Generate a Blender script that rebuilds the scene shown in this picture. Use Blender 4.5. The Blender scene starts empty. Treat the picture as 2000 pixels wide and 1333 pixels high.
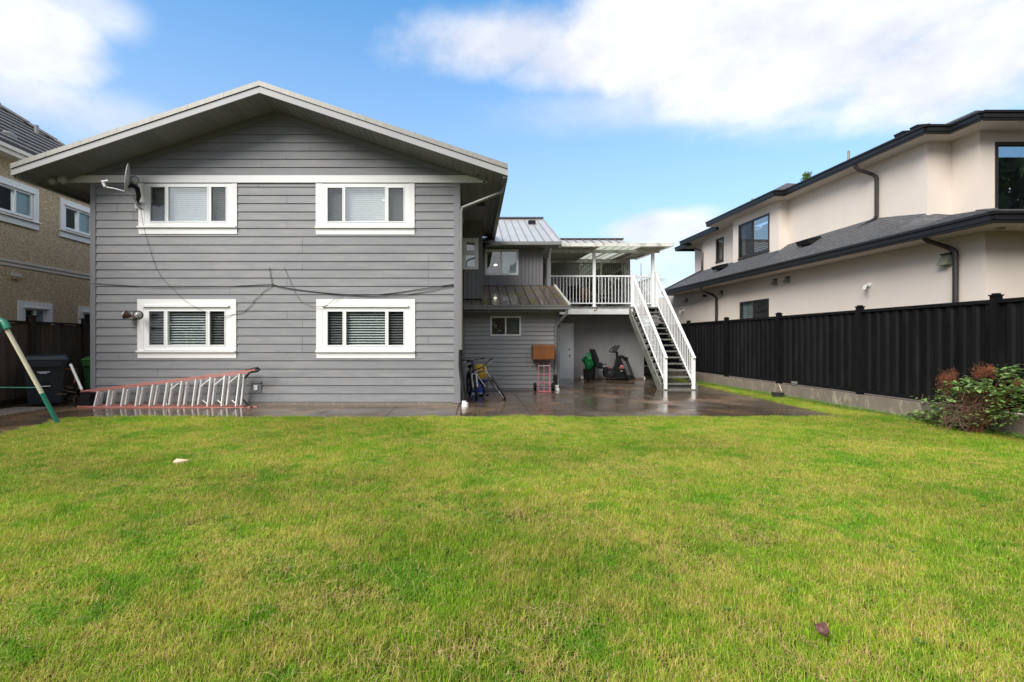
import bpy, math, random
from mathutils import Vector, Matrix, noise as mnoise
R = math.radians
random.seed(7)
scene = bpy.context.scene
col = scene.collection

# ------------------------------------------------------------------ camera
FPX = 950.0; VX = 926.0; VY = 666.5; EYE = 1.5
cam_d = bpy.data.cameras.new('camera'); cam = bpy.data.objects.new('camera', cam_d); col.objects.link(cam)
cam.location = (0, 0, EYE); cam.rotation_euler = (R(90), 0, 0)
cam_d.sensor_width = 36; cam_d.lens = 36*FPX/2000; cam_d.shift_x = (1000-VX)/2000.0
cam_d.clip_start = 0.05; cam_d.clip_end = 2000
scene.camera = cam

# ------------------------------------------------------------------ light and sky
SUN_EL, SUN_AZ = 40.0, 220.0      # azimuth clockwise from +Y
world = bpy.data.worlds.new('World'); scene.world = world; world.use_nodes = True
def pd(px, py):
    az = math.atan2(px-VX, FPX); el = math.atan2(VY-py, math.hypot(FPX, px-VX)); return az, el
def build_sky():
    nt = world.node_tree; N = nt.nodes; L = nt.links; N.clear()
    out = N.new('ShaderNodeOutputWorld'); bg = N.new('ShaderNodeBackground'); bg.inputs[1].default_value = 1.0
    L.new(bg.outputs[0], out.inputs[0])
    sky = N.new('ShaderNodeTexSky'); sky.sky_type = 'NISHITA'; sky.sun_disc = False
    sky.sun_elevation = R(SUN_EL); sky.sun_rotation = R(SUN_AZ); sky.air_density = 1.0; sky.dust_density = 0.6; sky.ozone_density = 1.6
    tc = N.new('ShaderNodeTexCoord')
    def M(op, a, b=None, c=None, clamp=False):
        n = N.new('ShaderNodeMath'); n.operation = op; n.use_clamp = clamp
        for i, v in enumerate((a, b, c)):
            if v is None: continue
            if isinstance(v, (int, float)): n.inputs[i].default_value = v
            else: L.new(v, n.inputs[i])
        return n.outputs[0]
    sep = N.new('ShaderNodeSeparateXYZ'); L.new(tc.outputs['Generated'], sep.inputs[0])
    x, y, z = sep.outputs
    az = M('ARCTAN2', x, y); el = M('ARCSINE', z)
    def nz(scale, detail, rough, dist=0.0, off=(0, 0, 0), sz=(1, 1, 1.6)):
        mp = N.new('ShaderNodeMapping'); mp.inputs['Scale'].default_value = sz; mp.inputs['Location'].default_value = off
        L.new(tc.outputs['Generated'], mp.inputs[0])
        n = N.new('ShaderNodeTexNoise'); n.inputs['Scale'].default_value = scale; n.inputs['Detail'].default_value = detail
        n.inputs['Roughness'].default_value = rough; n.inputs['Distortion'].default_value = dist
        L.new(mp.outputs[0], n.inputs[0]); return n.outputs[0]
    n1 = nz(3.2, 9, 0.52, 0.2); n2 = nz(7.0, 8, 0.6, 0.0, (3, 1, 7)); n3 = nz(1.7, 4, 0.5, 0.0, (9, 4, 2))
    wob = M('ADD', M('MULTIPLY', M('SUBTRACT', n1, 0.5), 2.1), M('MULTIPLY', M('SUBTRACT', n2, 0.5), 0.9))
    # cumulus banks: centre and radii in pixels of the view -> azimuth / elevation; gain
    blobs = [(1560, 80, 500, 165, .9, 1.0), (1230, 85, 300, 130, .9, 1.0), (990, 82, 215, 85, .9, .95), (1130, 110, 200, 90, .9, .95), (1880, 110, 300, 130, .9, 1.0), (1300, 190, 330, 60, .8, .55),
             (20, 60, 205, 150, 1.0, .93), (150, 5, 120, 60, .9, .7), (60, 180, 160, 60, .8, .8), (210, 235, 150, 55, .75, .55),
             (1290, 445, 140, 42, 1.0, .9), (1240, 510, 150, 50, .9, .6), (1400, 560, 300, 50, .7, .5)]
    fld = None
    for (px, py, rx, ry, g, dens) in blobs:
        a0, e0 = pd(px, py); a1, _ = pd(px+rx, py); a2, _ = pd(px-rx, py); _, e1 = pd(px, py-ry); _, e2 = pd(px, py+ry)
        ra = abs(a1-a2)/2; re = abs(e1-e2)/2
        dx = M('DIVIDE', M('SUBTRACT', az, a0), ra); dy = M('DIVIDE', M('SUBTRACT', el, e0), re)
        d = M('SQRT', M('ADD', M('MULTIPLY', dx, dx), M('MULTIPLY', dy, dy)))
        v = M('ADD', M('SUBTRACT', 1.0, d), M('MULTIPLY', wob, 0.75*g))
        mr = N.new('ShaderNodeMapRange'); mr.interpolation_type = 'SMOOTHSTEP'
        mr.inputs[1].default_value = -0.22 if dens > .8 else -0.5; mr.inputs[2].default_value = 0.5 if dens > .8 else 0.75
        mr.inputs[3].default_value = 0.0; mr.inputs[4].default_value = dens
        L.new(v, mr.inputs[0]); fld = mr.outputs[0] if fld is None else M('MAXIMUM', fld, mr.outputs[0])
    # the cloud deck of the rest of the sky: thick overhead and behind (the yard is lit as under broken overcast)
    gen = N.new('ShaderNodeMapRange'); gen.interpolation_type = 'SMOOTHSTEP'
    gen.inputs[1].default_value = .30; gen.inputs[2].default_value = .47
    L.new(M('ADD', M('MULTIPLY', n1, .55), M('MULTIPLY', n3, .45)), gen.inputs[0])
    over = N.new('ShaderNodeMapRange'); over.interpolation_type = 'SMOOTHSTEP'; over.inputs[1].default_value = 0.57; over.inputs[2].default_value = 0.78
    L.new(M('MAXIMUM', z, M('MULTIPLY', y, -1.0)), over.inputs[0])
    side = N.new('ShaderNodeMapRange'); side.interpolation_type = 'SMOOTHSTEP'; side.inputs[1].default_value = 0.50; side.inputs[2].default_value = 0.12
    L.new(y, side.inputs[0])
    deck = M('MULTIPLY', M('MAXIMUM', gen.outputs[0], M('MULTIPLY', gen.outputs[0], 1.0)), M('MAXIMUM', over.outputs[0], side.outputs[0]))
    cov = M('MAXIMUM', fld, deck, clamp=True)
    # thin veil toward the horizon
    veil = N.new('ShaderNodeMapRange'); veil.inputs[1].default_value = 0.0; veil.inputs[2].default_value = 0.62; veil.inputs[3].default_value = 0.74; veil.inputs[4].default_value = 0.03
    L.new(z, veil.inputs[0])
    sc_ = N.new('ShaderNodeVectorMath'); sc_.operation = 'MULTIPLY'; L.new(sky.outputs[0], sc_.inputs[0]); sc_.inputs[1].default_value = SKY_GAIN
    m1 = N.new('ShaderNodeMixRGB'); L.new(veil.outputs[0], m1.inputs[0]); L.new(sc_.outputs[0], m1.inputs[1]); m1.inputs[2].default_value = VEIL
    shade = N.new('ShaderNodeMixRGB'); L.new(M('MULTIPLY', M('SUBTRACT', M('ADD', M('MULTIPLY', n2, .6), M('MULTIPLY', n1, .4)), .40), 3.2, clamp=True), shade.inputs[0])
    shade.inputs[1].default_value = CLOUD_LO; shade.inputs[2].default_value = CLOUD_HI
    m2 = N.new('ShaderNodeMixRGB'); L.new(cov, m2.inputs[0]); L.new(m1.outputs[0], m2.inputs[1]); L.new(shade.outputs[0], m2.inputs[2])
    L.new(m2.outputs[0], bg.inputs[0])
SKY_GAIN = (0.046, 0.122, 0.150)
VEIL = (0.40, 0.355, 0.38, 1)
CLOUD_LO = (0.385, 0.405, 0.465, 1); CLOUD_HI = (0.60, 0.60, 0.61, 1)
build_sky()
sun_d = bpy.data.lights.new('sun', 'SUN'); sun = bpy.data.objects.new('sun', sun_d); col.objects.link(sun)
sun_d.energy = 2.6; sun_d.angle = R(38); sun_d.color = (1.0, 0.95, 0.88)
_a = R(SUN_AZ); _e = R(SUN_EL)
sdir = Vector((math.sin(_a)*math.cos(_e), math.cos(_a)*math.cos(_e), math.sin(_e)))
sun.rotation_euler = sdir.to_track_quat('Z', 'Y').to_euler(); sun.location = sdir*40
vs = scene.view_settings; scene.display_settings.display_device = 'sRGB'
vs.view_transform = 'Standard'; vs.look = 'None'; vs.gamma = 1; vs.use_curve_mapping = False
vs.exposure = 1.05
scene.cycles.max_bounces = 8; scene.cycles.transparent_max_bounces = 12

# ------------------------------------------------------------------ helpers
def V(*a): return Vector(a)
def P(px, py, Y): return Vector(((px-VX)*Y/FPX, Y, EYE+(VY-py)*Y/FPX))
SK = -0.0352                                     # lot lines run slightly off the house's own axis
def NX(x0, Y): return x0+SK*Y
def NY(px, x0): return x0/((px-VX)/FPX-SK)
def ZZ(py, Y): return EYE+(VY-py)*Y/FPX
ORG = {}
class Frame:
    def __init__(s, o, u, n): s.o = Vector(o); s.u = Vector(u); s.n = Vector(n)
    def p(s, a, z, d): return s.o+s.u*a+s.n*d+Vector((0, 0, z))
class MB:
    def __init__(s): s.v = []; s.f = []; s.sm = False
    def add(s, vs, fs):
        b = len(s.v); s.v += [Vector(p) for p in vs]; s.f += [tuple(i+b for i in f) for f in fs]; return s
    def hexa(s, p):   # p: 4 bottom ring, 4 top ring
        return s.add(p, [(0, 3, 2, 1), (4, 5, 6, 7), (0, 1, 5, 4), (1, 2, 6, 5), (2, 3, 7, 6), (3, 0, 4, 7)])
    def box(s, x0, x1, y0, y1, z0, z1):
        return s.hexa([(x0, y0, z0), (x1, y0, z0), (x1, y1, z0), (x0, y1, z0), (x0, y0, z1), (x1, y0, z1), (x1, y1, z1), (x0, y1, z1)])
    def fbox(s, F, a0, a1, z0, z1, d0, d1):
        return s.hexa([F.p(a0, z0, d0), F.p(a1, z0, d0), F.p(a1, z0, d1), F.p(a0, z0, d1), F.p(a0, z1, d0), F.p(a1, z1, d0), F.p(a1, z1, d1), F.p(a0, z1, d1)])
    def prism(s, poly, e):
        n = len(poly); e = Vector(e); a = [Vector(p) for p in poly]; b = [p+e for p in a]
        return s.add(a+b, [tuple(reversed(range(n))), tuple(range(n, 2*n))]+[(i, (i+1) % n, n+(i+1) % n, n+i) for i in range(n)])
    def tube(s, pts, r, n=8, cap=True, flat=None):
        pts = [Vector(p) for p in pts]; k = len(pts); rs = r if isinstance(r, (list, tuple)) else [r]*k
        up = None; vs = []; 
        for i, p in enumerate(pts):
            t = (pts[min(i+1, k-1)]-pts[max(i-1, 0)]).normalized()
            if up is None: up = t.orthogonal().normalized() if flat is None else (Vector(flat)-t*t.dot(Vector(flat))).normalized()
            else: up = (up-t*t.dot(up)); up = up.normalized() if up.length > 1e-6 else t.orthogonal().normalized()
            w = t.cross(up)
            for j in range(n):
                a = 2*math.pi*j/n+(math.pi/4 if n == 4 else 0)
                vs.append(p+(up*math.cos(a)+w*math.sin(a))*rs[i])
        fs = [(i*n+j, i*n+(j+1) % n, (i+1)*n+(j+1) % n, (i+1)*n+j) for i in range(k-1) for j in range(n)]
        if cap: fs += [tuple(reversed(range(n))), tuple(range((k-1)*n, k*n))]
        if n > 4: s.sm = True
        return s.add(vs, fs)
    def rod(s, p, q, r, n=8): return s.tube([p, q], r, n)
    def bar(s, p, q, w, h, up=(0, 0, 1)):      # rectangular bar
        p = Vector(p); q = Vector(q); t = (q-p).normalized(); up = Vector(up); sd = t.cross(up)
        sd = sd.normalized() if sd.length > 1e-5 else t.orthogonal().normalized(); u2 = sd.cross(t).normalized()
        c = [(-1, -1), (1, -1), (1, 1), (-1, 1)]
        return s.hexa([p+sd*a*w/2+u2*b*h/2 for a, b in c]+[q+sd*a*w/2+u2*b*h/2 for a, b in c])
    def ring(s, c, ax, R_, r, n=28, m=8, sq=1.0):
        c = Vector(c); ax = Vector(ax).normalized(); u = ax.orthogonal().normalized(); w = ax.cross(u); vs = []
        for i in range(n):
            a = 2*math.pi*i/n; d = u*math.cos(a)+w*math.sin(a)
            for j in range(m):
                b = 2*math.pi*j/m; vs.append(c+d*(R_+r*math.cos(b))+ax*r*sq*math.sin(b))
        s.sm = True
        return s.add(vs, [(i*m+j, i*m+(j+1) % m, ((i+1) % n)*m+(j+1) % m, ((i+1) % n)*m+j) for i in range(n) for j in range(m)])
    def ball(s, c, r, n=10, m=7, sc=(1, 1, 1)):
        c = Vector(c); vs = [c+Vector((0, 0, r*sc[2]))]
        for i in range(1, m):
            t = math.pi*i/m
            for j in range(n):
                a = 2*math.pi*j/n; vs.append(c+Vector((r*sc[0]*math.sin(t)*math.cos(a), r*sc[1]*math.sin(t)*math.sin(a), r*sc[2]*math.cos(t))))
        vs.append(c-Vector((0, 0, r*sc[2]))); fs = [(0, 1+j, 1+(j+1) % n) for j in range(n)]
        for i in range(m-2): fs += [(1+i*n+j, 1+(i+1)*n+j, 1+(i+1)*n+(j+1) % n, 1+i*n+(j+1) % n) for j in range(n)]
        b = 1+(m-2)*n; fs += [(b+j, len(vs)-1, b+(j+1) % n) for j in range(n)]; s.sm = True
        return s.add(vs, fs)
    def mesh(s, name, mat, org=Vector((0, 0, 0))):
        me = bpy.data.meshes.new(name); me.from_pydata([tuple(p-org) for p in s.v], [], s.f); me.update()
        if mat: me.materials.append(mat)
        if s.sm:
            me.polygons.foreach_set('use_smooth', [len(p.vertices) <= 4 for p in me.polygons])
            try: me.set_sharp_from_angle(angle=R(42))
            except Exception: pass
        return me
    def build(s, name, mat, parent=None, bevel=0.0, **props):
        root = parent
        org = Vector((0, 0, 0))
        if parent is not None:
            while root.parent is not None: root = root.parent
            org = ORG.get(root.name, Vector((0, 0, 0)))
        o = bpy.data.objects.new(name, s.mesh(name, mat, org)); col.objects.link(o); o.parent = parent
        if bevel:
            m = o.modifiers.new('bevel', 'BEVEL'); m.width = bevel; m.segments = 2; m.limit_method = 'ANGLE'
        for k, v in props.items(): o[k] = v
        return o
def thing(name, label, cat, loc=(0, 0, 0), group=None, rot=None, local=False):
    o = bpy.data.objects.new(name, None); col.objects.link(o); o.location = loc; o.empty_display_size = .2
    o['label'] = label; o['category'] = cat
    if group: o['group'] = group
    if rot: o.rotation_euler = rot
    ORG[o.name] = Vector((0, 0, 0)) if local else Vector(loc)
    return o
def tag(o, label, cat, group=None):
    o['label'] = label; o['category'] = cat
    if group: o['group'] = group
    return o
def inst(name, mesh, parent, loc=(0, 0, 0), rot=None, scale=None):
    o = bpy.data.objects.new(name, mesh); col.objects.link(o); o.parent = parent; root = parent
    while root is not None and root.parent is not None: root = root.parent
    o.location = Vector(loc)-(ORG.get(root.name, Vector((0, 0, 0))) if root else Vector((0, 0, 0)))
    if rot: o.rotation_euler = rot
    if scale: o.scale = scale
    return o
def copy_tree(src, loc=None, rot=None, label=None):
    c = src.copy(); col.objects.link(c); ORG[c.name] = ORG.get(src.name, Vector((0, 0, 0)))
    if loc is not None: c.location = loc
    if rot is not None: c.rotation_euler = rot
    if label: c['label'] = label
    for ch in list(src.children):
        d = ch.copy(); col.objects.link(d); d.parent = c
        for g in ch.children:
            e = g.copy(); col.objects.link(e); e.parent = d
    return c

# ------------------------------------------------------------------ materials
def material(name, c, rough=.6, metal=0.0, var=.08, vs=3.0, stretch=(1, 1, 1), bump=0.0, bs=40.0, bstretch=None, rnd=0.0,
             dirt=None, dthr=(.52, .72), ds=2.0, dstretch=(1, 1, 1), spec=.5, rvar=0.0, trans=0.0, coat=0.0):
    m = bpy.data.materials.new(name); m.use_nodes = True; nt = m.node_tree; N = nt.nodes; L = nt.links
    b = N['Principled BSDF']; b.inputs['Roughness'].default_value = rough; b.inputs['Metallic'].default_value = metal
    b.inputs['Specular IOR Level'].default_value = spec
    if coat: b.inputs['Coat Weight'].default_value = coat; b.inputs['Coat Roughness'].default_value = .15
    geo = N.new('ShaderNodeNewGeometry')
    def nz(scale, st, det=5, ro=.55):
        mp = N.new('ShaderNodeMapping'); mp.inputs['Scale'].default_value = st; L.new(geo.outputs['Position'], mp.inputs[0])
        n = N.new('ShaderNodeTexNoise'); n.inputs['Scale'].default_value = scale; n.inputs['Detail'].default_value = det; n.inputs['Roughness'].default_value = ro
        L.new(mp.outputs[0], n.inputs[0]); return n.outputs[0]
    n1 = nz(vs, stretch)
    mr = N.new('ShaderNodeMapRange'); mr.inputs[1].default_value = .3; mr.inputs[2].default_value = .7; mr.inputs[3].default_value = 1-var; mr.inputs[4].default_value = 1+var
    L.new(n1, mr.inputs[0]); f = mr.outputs[0]
    if rnd:
        oi = N.new('ShaderNodeObjectInfo'); m3 = N.new('ShaderNodeMapRange'); m3.inputs[3].default_value = 1-rnd; m3.inputs[4].default_value = 1+rnd
        L.new(oi.outputs['Random'], m3.inputs[0]); mu = N.new('ShaderNodeMath'); mu.operation = 'MULTIPLY'; L.new(f, mu.inputs[0]); L.new(m3.outputs[0], mu.inputs[1]); f = mu.outputs[0]
    sc_ = N.new('ShaderNodeVectorMath'); sc_.operation = 'SCALE'; sc_.inputs[0].default_value = c[:3]; L.new(f, sc_.inputs['Scale']); out = sc_.outputs[0]
    if dirt:
        nd = nz(ds, dstretch, 8, .62); md = N.new('ShaderNodeMapRange'); md.inputs[1].default_value = dthr[0]; md.inputs[2].default_value = dthr[1]; L.new(nd, md.inputs[0])
        mx = N.new('ShaderNodeMixRGB'); L.new(md.outputs[0], mx.inputs[0]); L.new(out, mx.inputs[1]); mx.inputs[2].default_value = (*dirt, 1); out = mx.outputs[0]
    L.new(out, b.inputs['Base Color'])
    if rvar:
        nr = nz(vs*1.7, stretch); m4 = N.new('ShaderNodeMapRange'); m4.inputs[1].default_value = .35; m4.inputs[2].default_value = .65
        m4.inputs[3].default_value = max(.02, rough-rvar); m4.inputs[4].default_value = rough+rvar; L.new(nr, m4.inputs[0]); L.new(m4.outputs[0], b.inputs['Roughness'])
    if bump:
        nb = nz(bs, bstretch or (1, 1, 1), 6, .6); bp = N.new('ShaderNodeBump'); bp.inputs['Strength'].default_value = bump; bp.inputs['Distance'].default_value = .01
        L.new(nb, bp.inputs['Height']); L.new(bp.outputs[0], b.inputs['Normal'])
    return m
def emit(name, c, s):
    m = bpy.data.materials.new(name); m.use_nodes = True; b = m.node_tree.nodes['Principled BSDF']
    b.inputs['Emission Color'].default_value = (*c, 1); b.inputs['Emission Strength'].default_value = s; b.inputs['Base Color'].default_value = (*c, 1); return m
def glass(name, tint=(.85, .88, .88), ior=1.5, rough=.01, extra=.0):
    m = bpy.data.materials.new(name); m.use_nodes = True; nt = m.node_tree; N = nt.nodes; L = nt.links; N.clear()
    o = N.new('ShaderNodeOutputMaterial'); mx = N.new('ShaderNodeMixShader'); t = N.new('ShaderNodeBsdfTransparent'); g = N.new('ShaderNodeBsdfGlossy')
    t.inputs[0].default_value = (*tint, 1); g.inputs['Roughness'].default_value = rough; g.inputs[0].default_value = (1, 1, 1, 1)
    lw = N.new('ShaderNodeLayerWeight'); lw.inputs[0].default_value = .5; fr = N.new('ShaderNodeMath'); fr.operation = 'POWER'; fr.inputs[1].default_value = 5.0; L.new(lw.outputs['Facing'], fr.inputs[0]); ad = N.new('ShaderNodeMath'); ad.use_clamp = True
    ad.operation = 'MULTIPLY_ADD'; ad.inputs[1].default_value = min(1.0, .35+(ior-1)*1.2); ad.inputs[2].default_value = extra+2*((ior-1)/(ior+1))**2; L.new(fr.outputs[0], ad.inputs[0])
    L.new(ad.outputs[0], mx.inputs[0]); L.new(t.outputs[0], mx.inputs[1]); L.new(g.outputs[0], mx.inputs[2]); L.new(mx.outputs[0], o.inputs[0]); return m
MT = {}
MT['siding'] = material('siding_paint', (.196, .202, .216), .55, var=.08, vs=2.2, stretch=(.6, 1, 3), bump=.35, bs=9, bstretch=(1, 1, 22), rnd=.05, dirt=(.27, .268, .262), dthr=(.48, .78), ds=2.2, dstretch=(.5, 1, 3))
MT['siding_dk'] = material('dark_trim_paint', (.19, .195, .208), .55, var=.05, vs=2, bump=.2, bs=30, bstretch=(1, 1, .1), rnd=.03)
MT['vinyl'] = material('grey_vinyl_siding', (.31, .307, .302), .36, var=.10, vs=1.5, stretch=(.5, 1, 3), bump=.1, bs=6, rnd=.05, dirt=(.32, .315, .31), dthr=(.5, .8), ds=1.0)
MT['board'] = material('vertical_board_paint', (.19, .188, .195), .6, var=.08, vs=3, stretch=(1, 1, .3), bump=.15, bs=30, bstretch=(1, 1, .1), rnd=.06)
MT['white'] = material('white_trim_paint', (.76, .76, .755), .45, var=.02, vs=2, bump=.05, bs=30, rnd=.01, dirt=(.60, .57, .50), dthr=(.66, .95), ds=3, dstretch=(1, 1, .4))
MT['vinylwin'] = material('white_window_vinyl', (.82, .83, .83), .3, var=.01, rnd=.0)
MT['fascia'] = material('fascia_paint', (.335, .34, .35), .45, var=.05, vs=1.5, dirt=(.36, .34, .29), dthr=(.55, .8), ds=2.5, dstretch=(2.5, 1, .5))
MT['flash'] = material('weathered_rake_metal', (.27, .272, .262), .45, metal=.2, var=.12, vs=4, stretch=(4, 1, .5), dirt=(.27, .245, .18), dthr=(.45, .72), ds=4, dstretch=(3, 1, .4), rnd=.04)
MT['soffit'] = material('grey_soffit_metal', (.19, .192, .198), .5, var=.08, vs=3, stretch=(1, .2, 1), rnd=.07)
MT['dark'] = material('dark_room', (.035, .035, .035), .9)
MT['blind'] = material('white_blind_slat', (.84, .84, .82), .5, var=.03)
MT['vblind'] = material('cream_vertical_blind', (.70, .68, .55), .6, var=.05)
MT['glass'] = glass('window_glass', (.9, .93, .93), 1.5, .01, .015); MT['gmain'] = glass('bedroom_glass', (.9, .93, .93), 1.5, .01, .13)
MT['gloss'] = glass('sky_reflecting_glass', (.7, .75, .78), 1.5, .01, .18)
MT['lglass'] = glass('low_glare_glass', (.8, .85, .85), 1.08, .02, .0)
MT['screen'] = glass('insect_screen', (.75, .75, .75), 1.1, .3, .0)
MT['frost'] = material('frosted_pane', (.58, .64, .65), .25, var=.04, spec=.8)
MT['room'] = material('room_curtain', (.20, .17, .13), .8)
MT['metal_lt'] = material('galvanised_roof', (.44, .445, .45), .38, metal=.35, var=.06, vs=2, stretch=(1, .4, 1), rnd=.05, rvar=.08)
MT['metal_dk'] = material('mossy_metal_roof', (.15, .118, .098), .2, metal=.15, var=.2, vs=1.6, rnd=.12, dirt=(.15, .13, .03), dthr=(.50, .62), ds=1.5, rvar=.1)
MT['rib'] = material('roof_rib', (.10, .095, .085), .35, metal=.3)
MT['gutter'] = material('grey_gutter', (.22, .22, .205), .35, metal=.2, var=.1, vs=5, stretch=(1, 1, 3))
MT['rail'] = material('white_aluminium_rail', (.80, .81, .81), .3, var=.02, rnd=.02, dirt=(.55, .54, .46), dthr=(.7, .95), ds=5)
MT['canopy'] = material('weathered_white_canopy', (.62, .62, .57), .45, var=.08, vs=3, rnd=.04, dirt=(.25, .26, .17), dthr=(.50, .72), ds=4, dstretch=(1.5, 1, .8))
MT['corr'] = material('corrugated_underside', (.66, .66, .58), .5, var=.1, vs=2, dirt=(.26, .26, .17), dthr=(.5, .75), ds=3)
MT['fbeam'] = material('painted_deck_fascia', (.56, .57, .56), .5, var=.08, vs=3, dirt=(.40, .38, .34), dthr=(.5, .75), ds=2.4, dstretch=(1, 1, 2))
MT['wood_grey'] = material('mossy_grey_timber', (.15, .15, .135), .7, var=.25, vs=6, stretch=(1, 1, 1), bump=.4, bs=40, bstretch=(1, 8, 8), rnd=.12, dirt=(.07, .085, .04), dthr=(.5, .7), ds=5)
MT['stucco_g'] = material('painted_grey_render', (.25, .248, .246), .75, var=.10, vs=1.4, bump=.25, bs=60, dirt=(.29, .285, .28), dthr=(.5, .75), ds=1.2, dstretch=(2, 1, .5))
MT['stucco_r'] = material('cream_stucco', (.64, .57, .505), .8, var=.035, vs=.9, bump=.35, bs=90, dirt=(.60, .52, .45), dthr=(.55, .85), ds=1.1, dstretch=(1.5, 1.5, .4))
MT['soffit_r'] = material('cream_soffit', (.55, .49, .43), .7, var=.03)
MT['black'] = material('black_gutter_metal', (.014, .014, .015), .42, metal=.0, var=.1, spec=.3)
MT['dspout'] = material('dark_bronze_downspout', (.026, .023, .022), .4, spec=.4)
MT['fence_b'] = material('black_powdercoat', (.0060, .0060, .0068), .65, var=.12, vs=3, stretch=(1, 1, .2), rnd=.3, rvar=.12, dirt=(.014, .013, .013), dthr=(.5, .8), ds=5, dstretch=(1, 1, .3), spec=.12)
MT['curb'] = material('stained_concrete_wall', (.185, .155, .125), .75, var=.14, vs=3, bump=.3, bs=50, rnd=.06, dirt=(.36, .31, .24), dthr=(.55, .72), ds=6, dstretch=(1.2, 1.2, .5))
MT['shingle'] = material('charcoal_shingle', (.080, .080, .084), .55, var=.28, vs=26, stretch=(1, 1, 2), bump=.5, bs=60, rvar=.1, dirt=(.13, .135, .145), dthr=(.5, .7), ds=8)
MT['tile'] = material('grey_concrete_tile', (.33, .315, .30), .6, var=.18, vs=8, bump=.3, bs=50, rnd=.08, dirt=(.12, .11, .10), dthr=(.6, .75), ds=9)
MT['tile_dk'] = material('tile_shadow_edge', (.05, .048, .045), .8)
MT['stucco_l'] = material('pebble_dash_render', (.60, .48, .31), .85, dirt=(.27, .20, .11), dthr=(.45, .65), ds=38, var=.35, vs=17, stretch=(1, 1, 1.3), bump=1.0, bs=22)
MT['trim_l'] = material('neighbour_white_trim', (.82, .82, .80), .5, var=.03)
MT['cream'] = material('cream_gutter_paint', (.62, .585, .50), .5, var=.04)
MT['fence_w'] = material('weathered_fence_board', (.105, .075, .055), .8, var=.35, vs=5, stretch=(3, 3, .35), bump=.5, bs=30, bstretch=(1, 1, .08), rnd=.22, dirt=(.05, .04, .03), dthr=(.5, .75), ds=3, dstretch=(2, 2, .4))
MT['fence_d'] = material('dark_wet_timber', (.028, .016, .010), .6, var=.3, vs=4)
MT['red'] = material('red_fibreglass_rail', (.52, .18, .15), .4, var=.10, vs=6, dirt=(.42, .24, .20), dthr=(.5, .8), ds=5)
MT['alu'] = material('aluminium', (.82, .82, .81), .4, metal=.0, var=.05, rnd=.04)
MT['rubber'] = material('black_rubber', (.012, .012, .013), .6, spec=.2)
MT['bin'] = material('navy_plastic', (.014, .019, .028), .4, var=.1)
MT['bingrn'] = material('green_plastic', (.05, .17, .045), .45)
MT['label'] = material('white_label', (.62, .64, .75), .6)
MT['swing_w'] = material('cream_paint_tube', (.62, .58, .43), .4, var=.08, vs=6, dirt=(.35, .30, .16), dthr=(.6, .75), ds=7)
MT['swing_g'] = material('green_paint_tube', (.01, .16, .10), .35, var=.1)
MT['pink'] = material('pink_painted_steel', (.56, .17, .20), .4, var=.15, vs=9, dirt=(.40, .15, .13), dthr=(.6, .8), ds=9)
MT['case'] = material('brown_leather_case', (.24, .085, .022), .5, var=.22, vs=5, bump=.3, bs=30)
MT['greenbag'] = material('green_plastic_sheet', (.006, .13, .04), .3, var=.2, vs=8)
MT['yellow'] = material('yellow_plastic_wrap', (.60, .38, .04), .4, var=.2, vs=12)
MT['blue'] = material('blue_plastic_crate', (.015, .07, .50), .4)
MT['silver'] = material('silver_rim', (.55, .56, .58), .3, metal=.7)
MT['charcoal'] = material('charcoal_plastic', (.012, .0125, .014), .5, var=.1, spec=.2)
MT['darksteel'] = material('dark_steel', (.05, .05, .055), .35, metal=.4)
MT['pvc'] = material('white_pvc', (.78, .77, .72), .35, dirt=(.35, .3, .2), dthr=(.6, .8), ds=12)
MT['dish'] = material('grey_dish_metal', (.42, .43, .43), .45, metal=.2, var=.05)
MT['cable'] = material('black_cable', (.03, .03, .035), .5)
MT['cableg'] = material('grey_cable', (.20, .20, .20), .5)
MT['bronze'] = material('brown_lamp_housing', (.07, .035, .025), .4)
MT['lens'] = material('lamp_lens', (.33, .33, .32), .15, spec=.9)
MT['twig'] = material('dry_twig', (.10, .062, .036), .8, var=.3, vs=9, rnd=.1)
MT['dryflower'] = material('dead_brown_bracken', (.20, .065, .028), .8, var=.35, vs=14)
MT['bark'] = material('grey_brown_bark', (.11, .085, .06), .85, var=.3, vs=8, bump=.6, bs=30)
def leafmat(name, c, v=.35, rough=.45, vs=6.0, rnd=.2):
    m = material(name, c, rough, var=v, vs=vs, rnd=rnd); nt = m.node_tree; b = nt.nodes['Principled BSDF']
    t = nt.nodes.new('ShaderNodeBsdfTranslucent'); mx = nt.nodes.new('ShaderNodeMixShader'); mx.inputs[0].default_value = .3
    src = b.inputs['Base Color'].links[0].from_socket; nt.links.new(src, t.inputs[0])
    nt.links.new(b.outputs[0], mx.inputs[1]); nt.links.new(t.outputs[0], mx.inputs[2]); nt.links.new(mx.outputs[0], nt.nodes['Material Output'].inputs[0]); return m
MT['leaf'] = leafmat('bramble_leaf', (.25, .38, .13), .25, .4, 5, .25)
MT['leafdk'] = leafmat('dark_foliage', (.028, .065, .018), .4, .6, 1.2)
MT['conif'] = leafmat('conifer_needles', (.10, .17, .04), .5, .6, 3)
MT['blossom'] = leafmat('pale_blossom', (.62, .60, .46), .3, .6, 3)
MT['weed'] = leafmat('bright_weed', (.16, .30, .04), .4, .5, 7)
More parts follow.
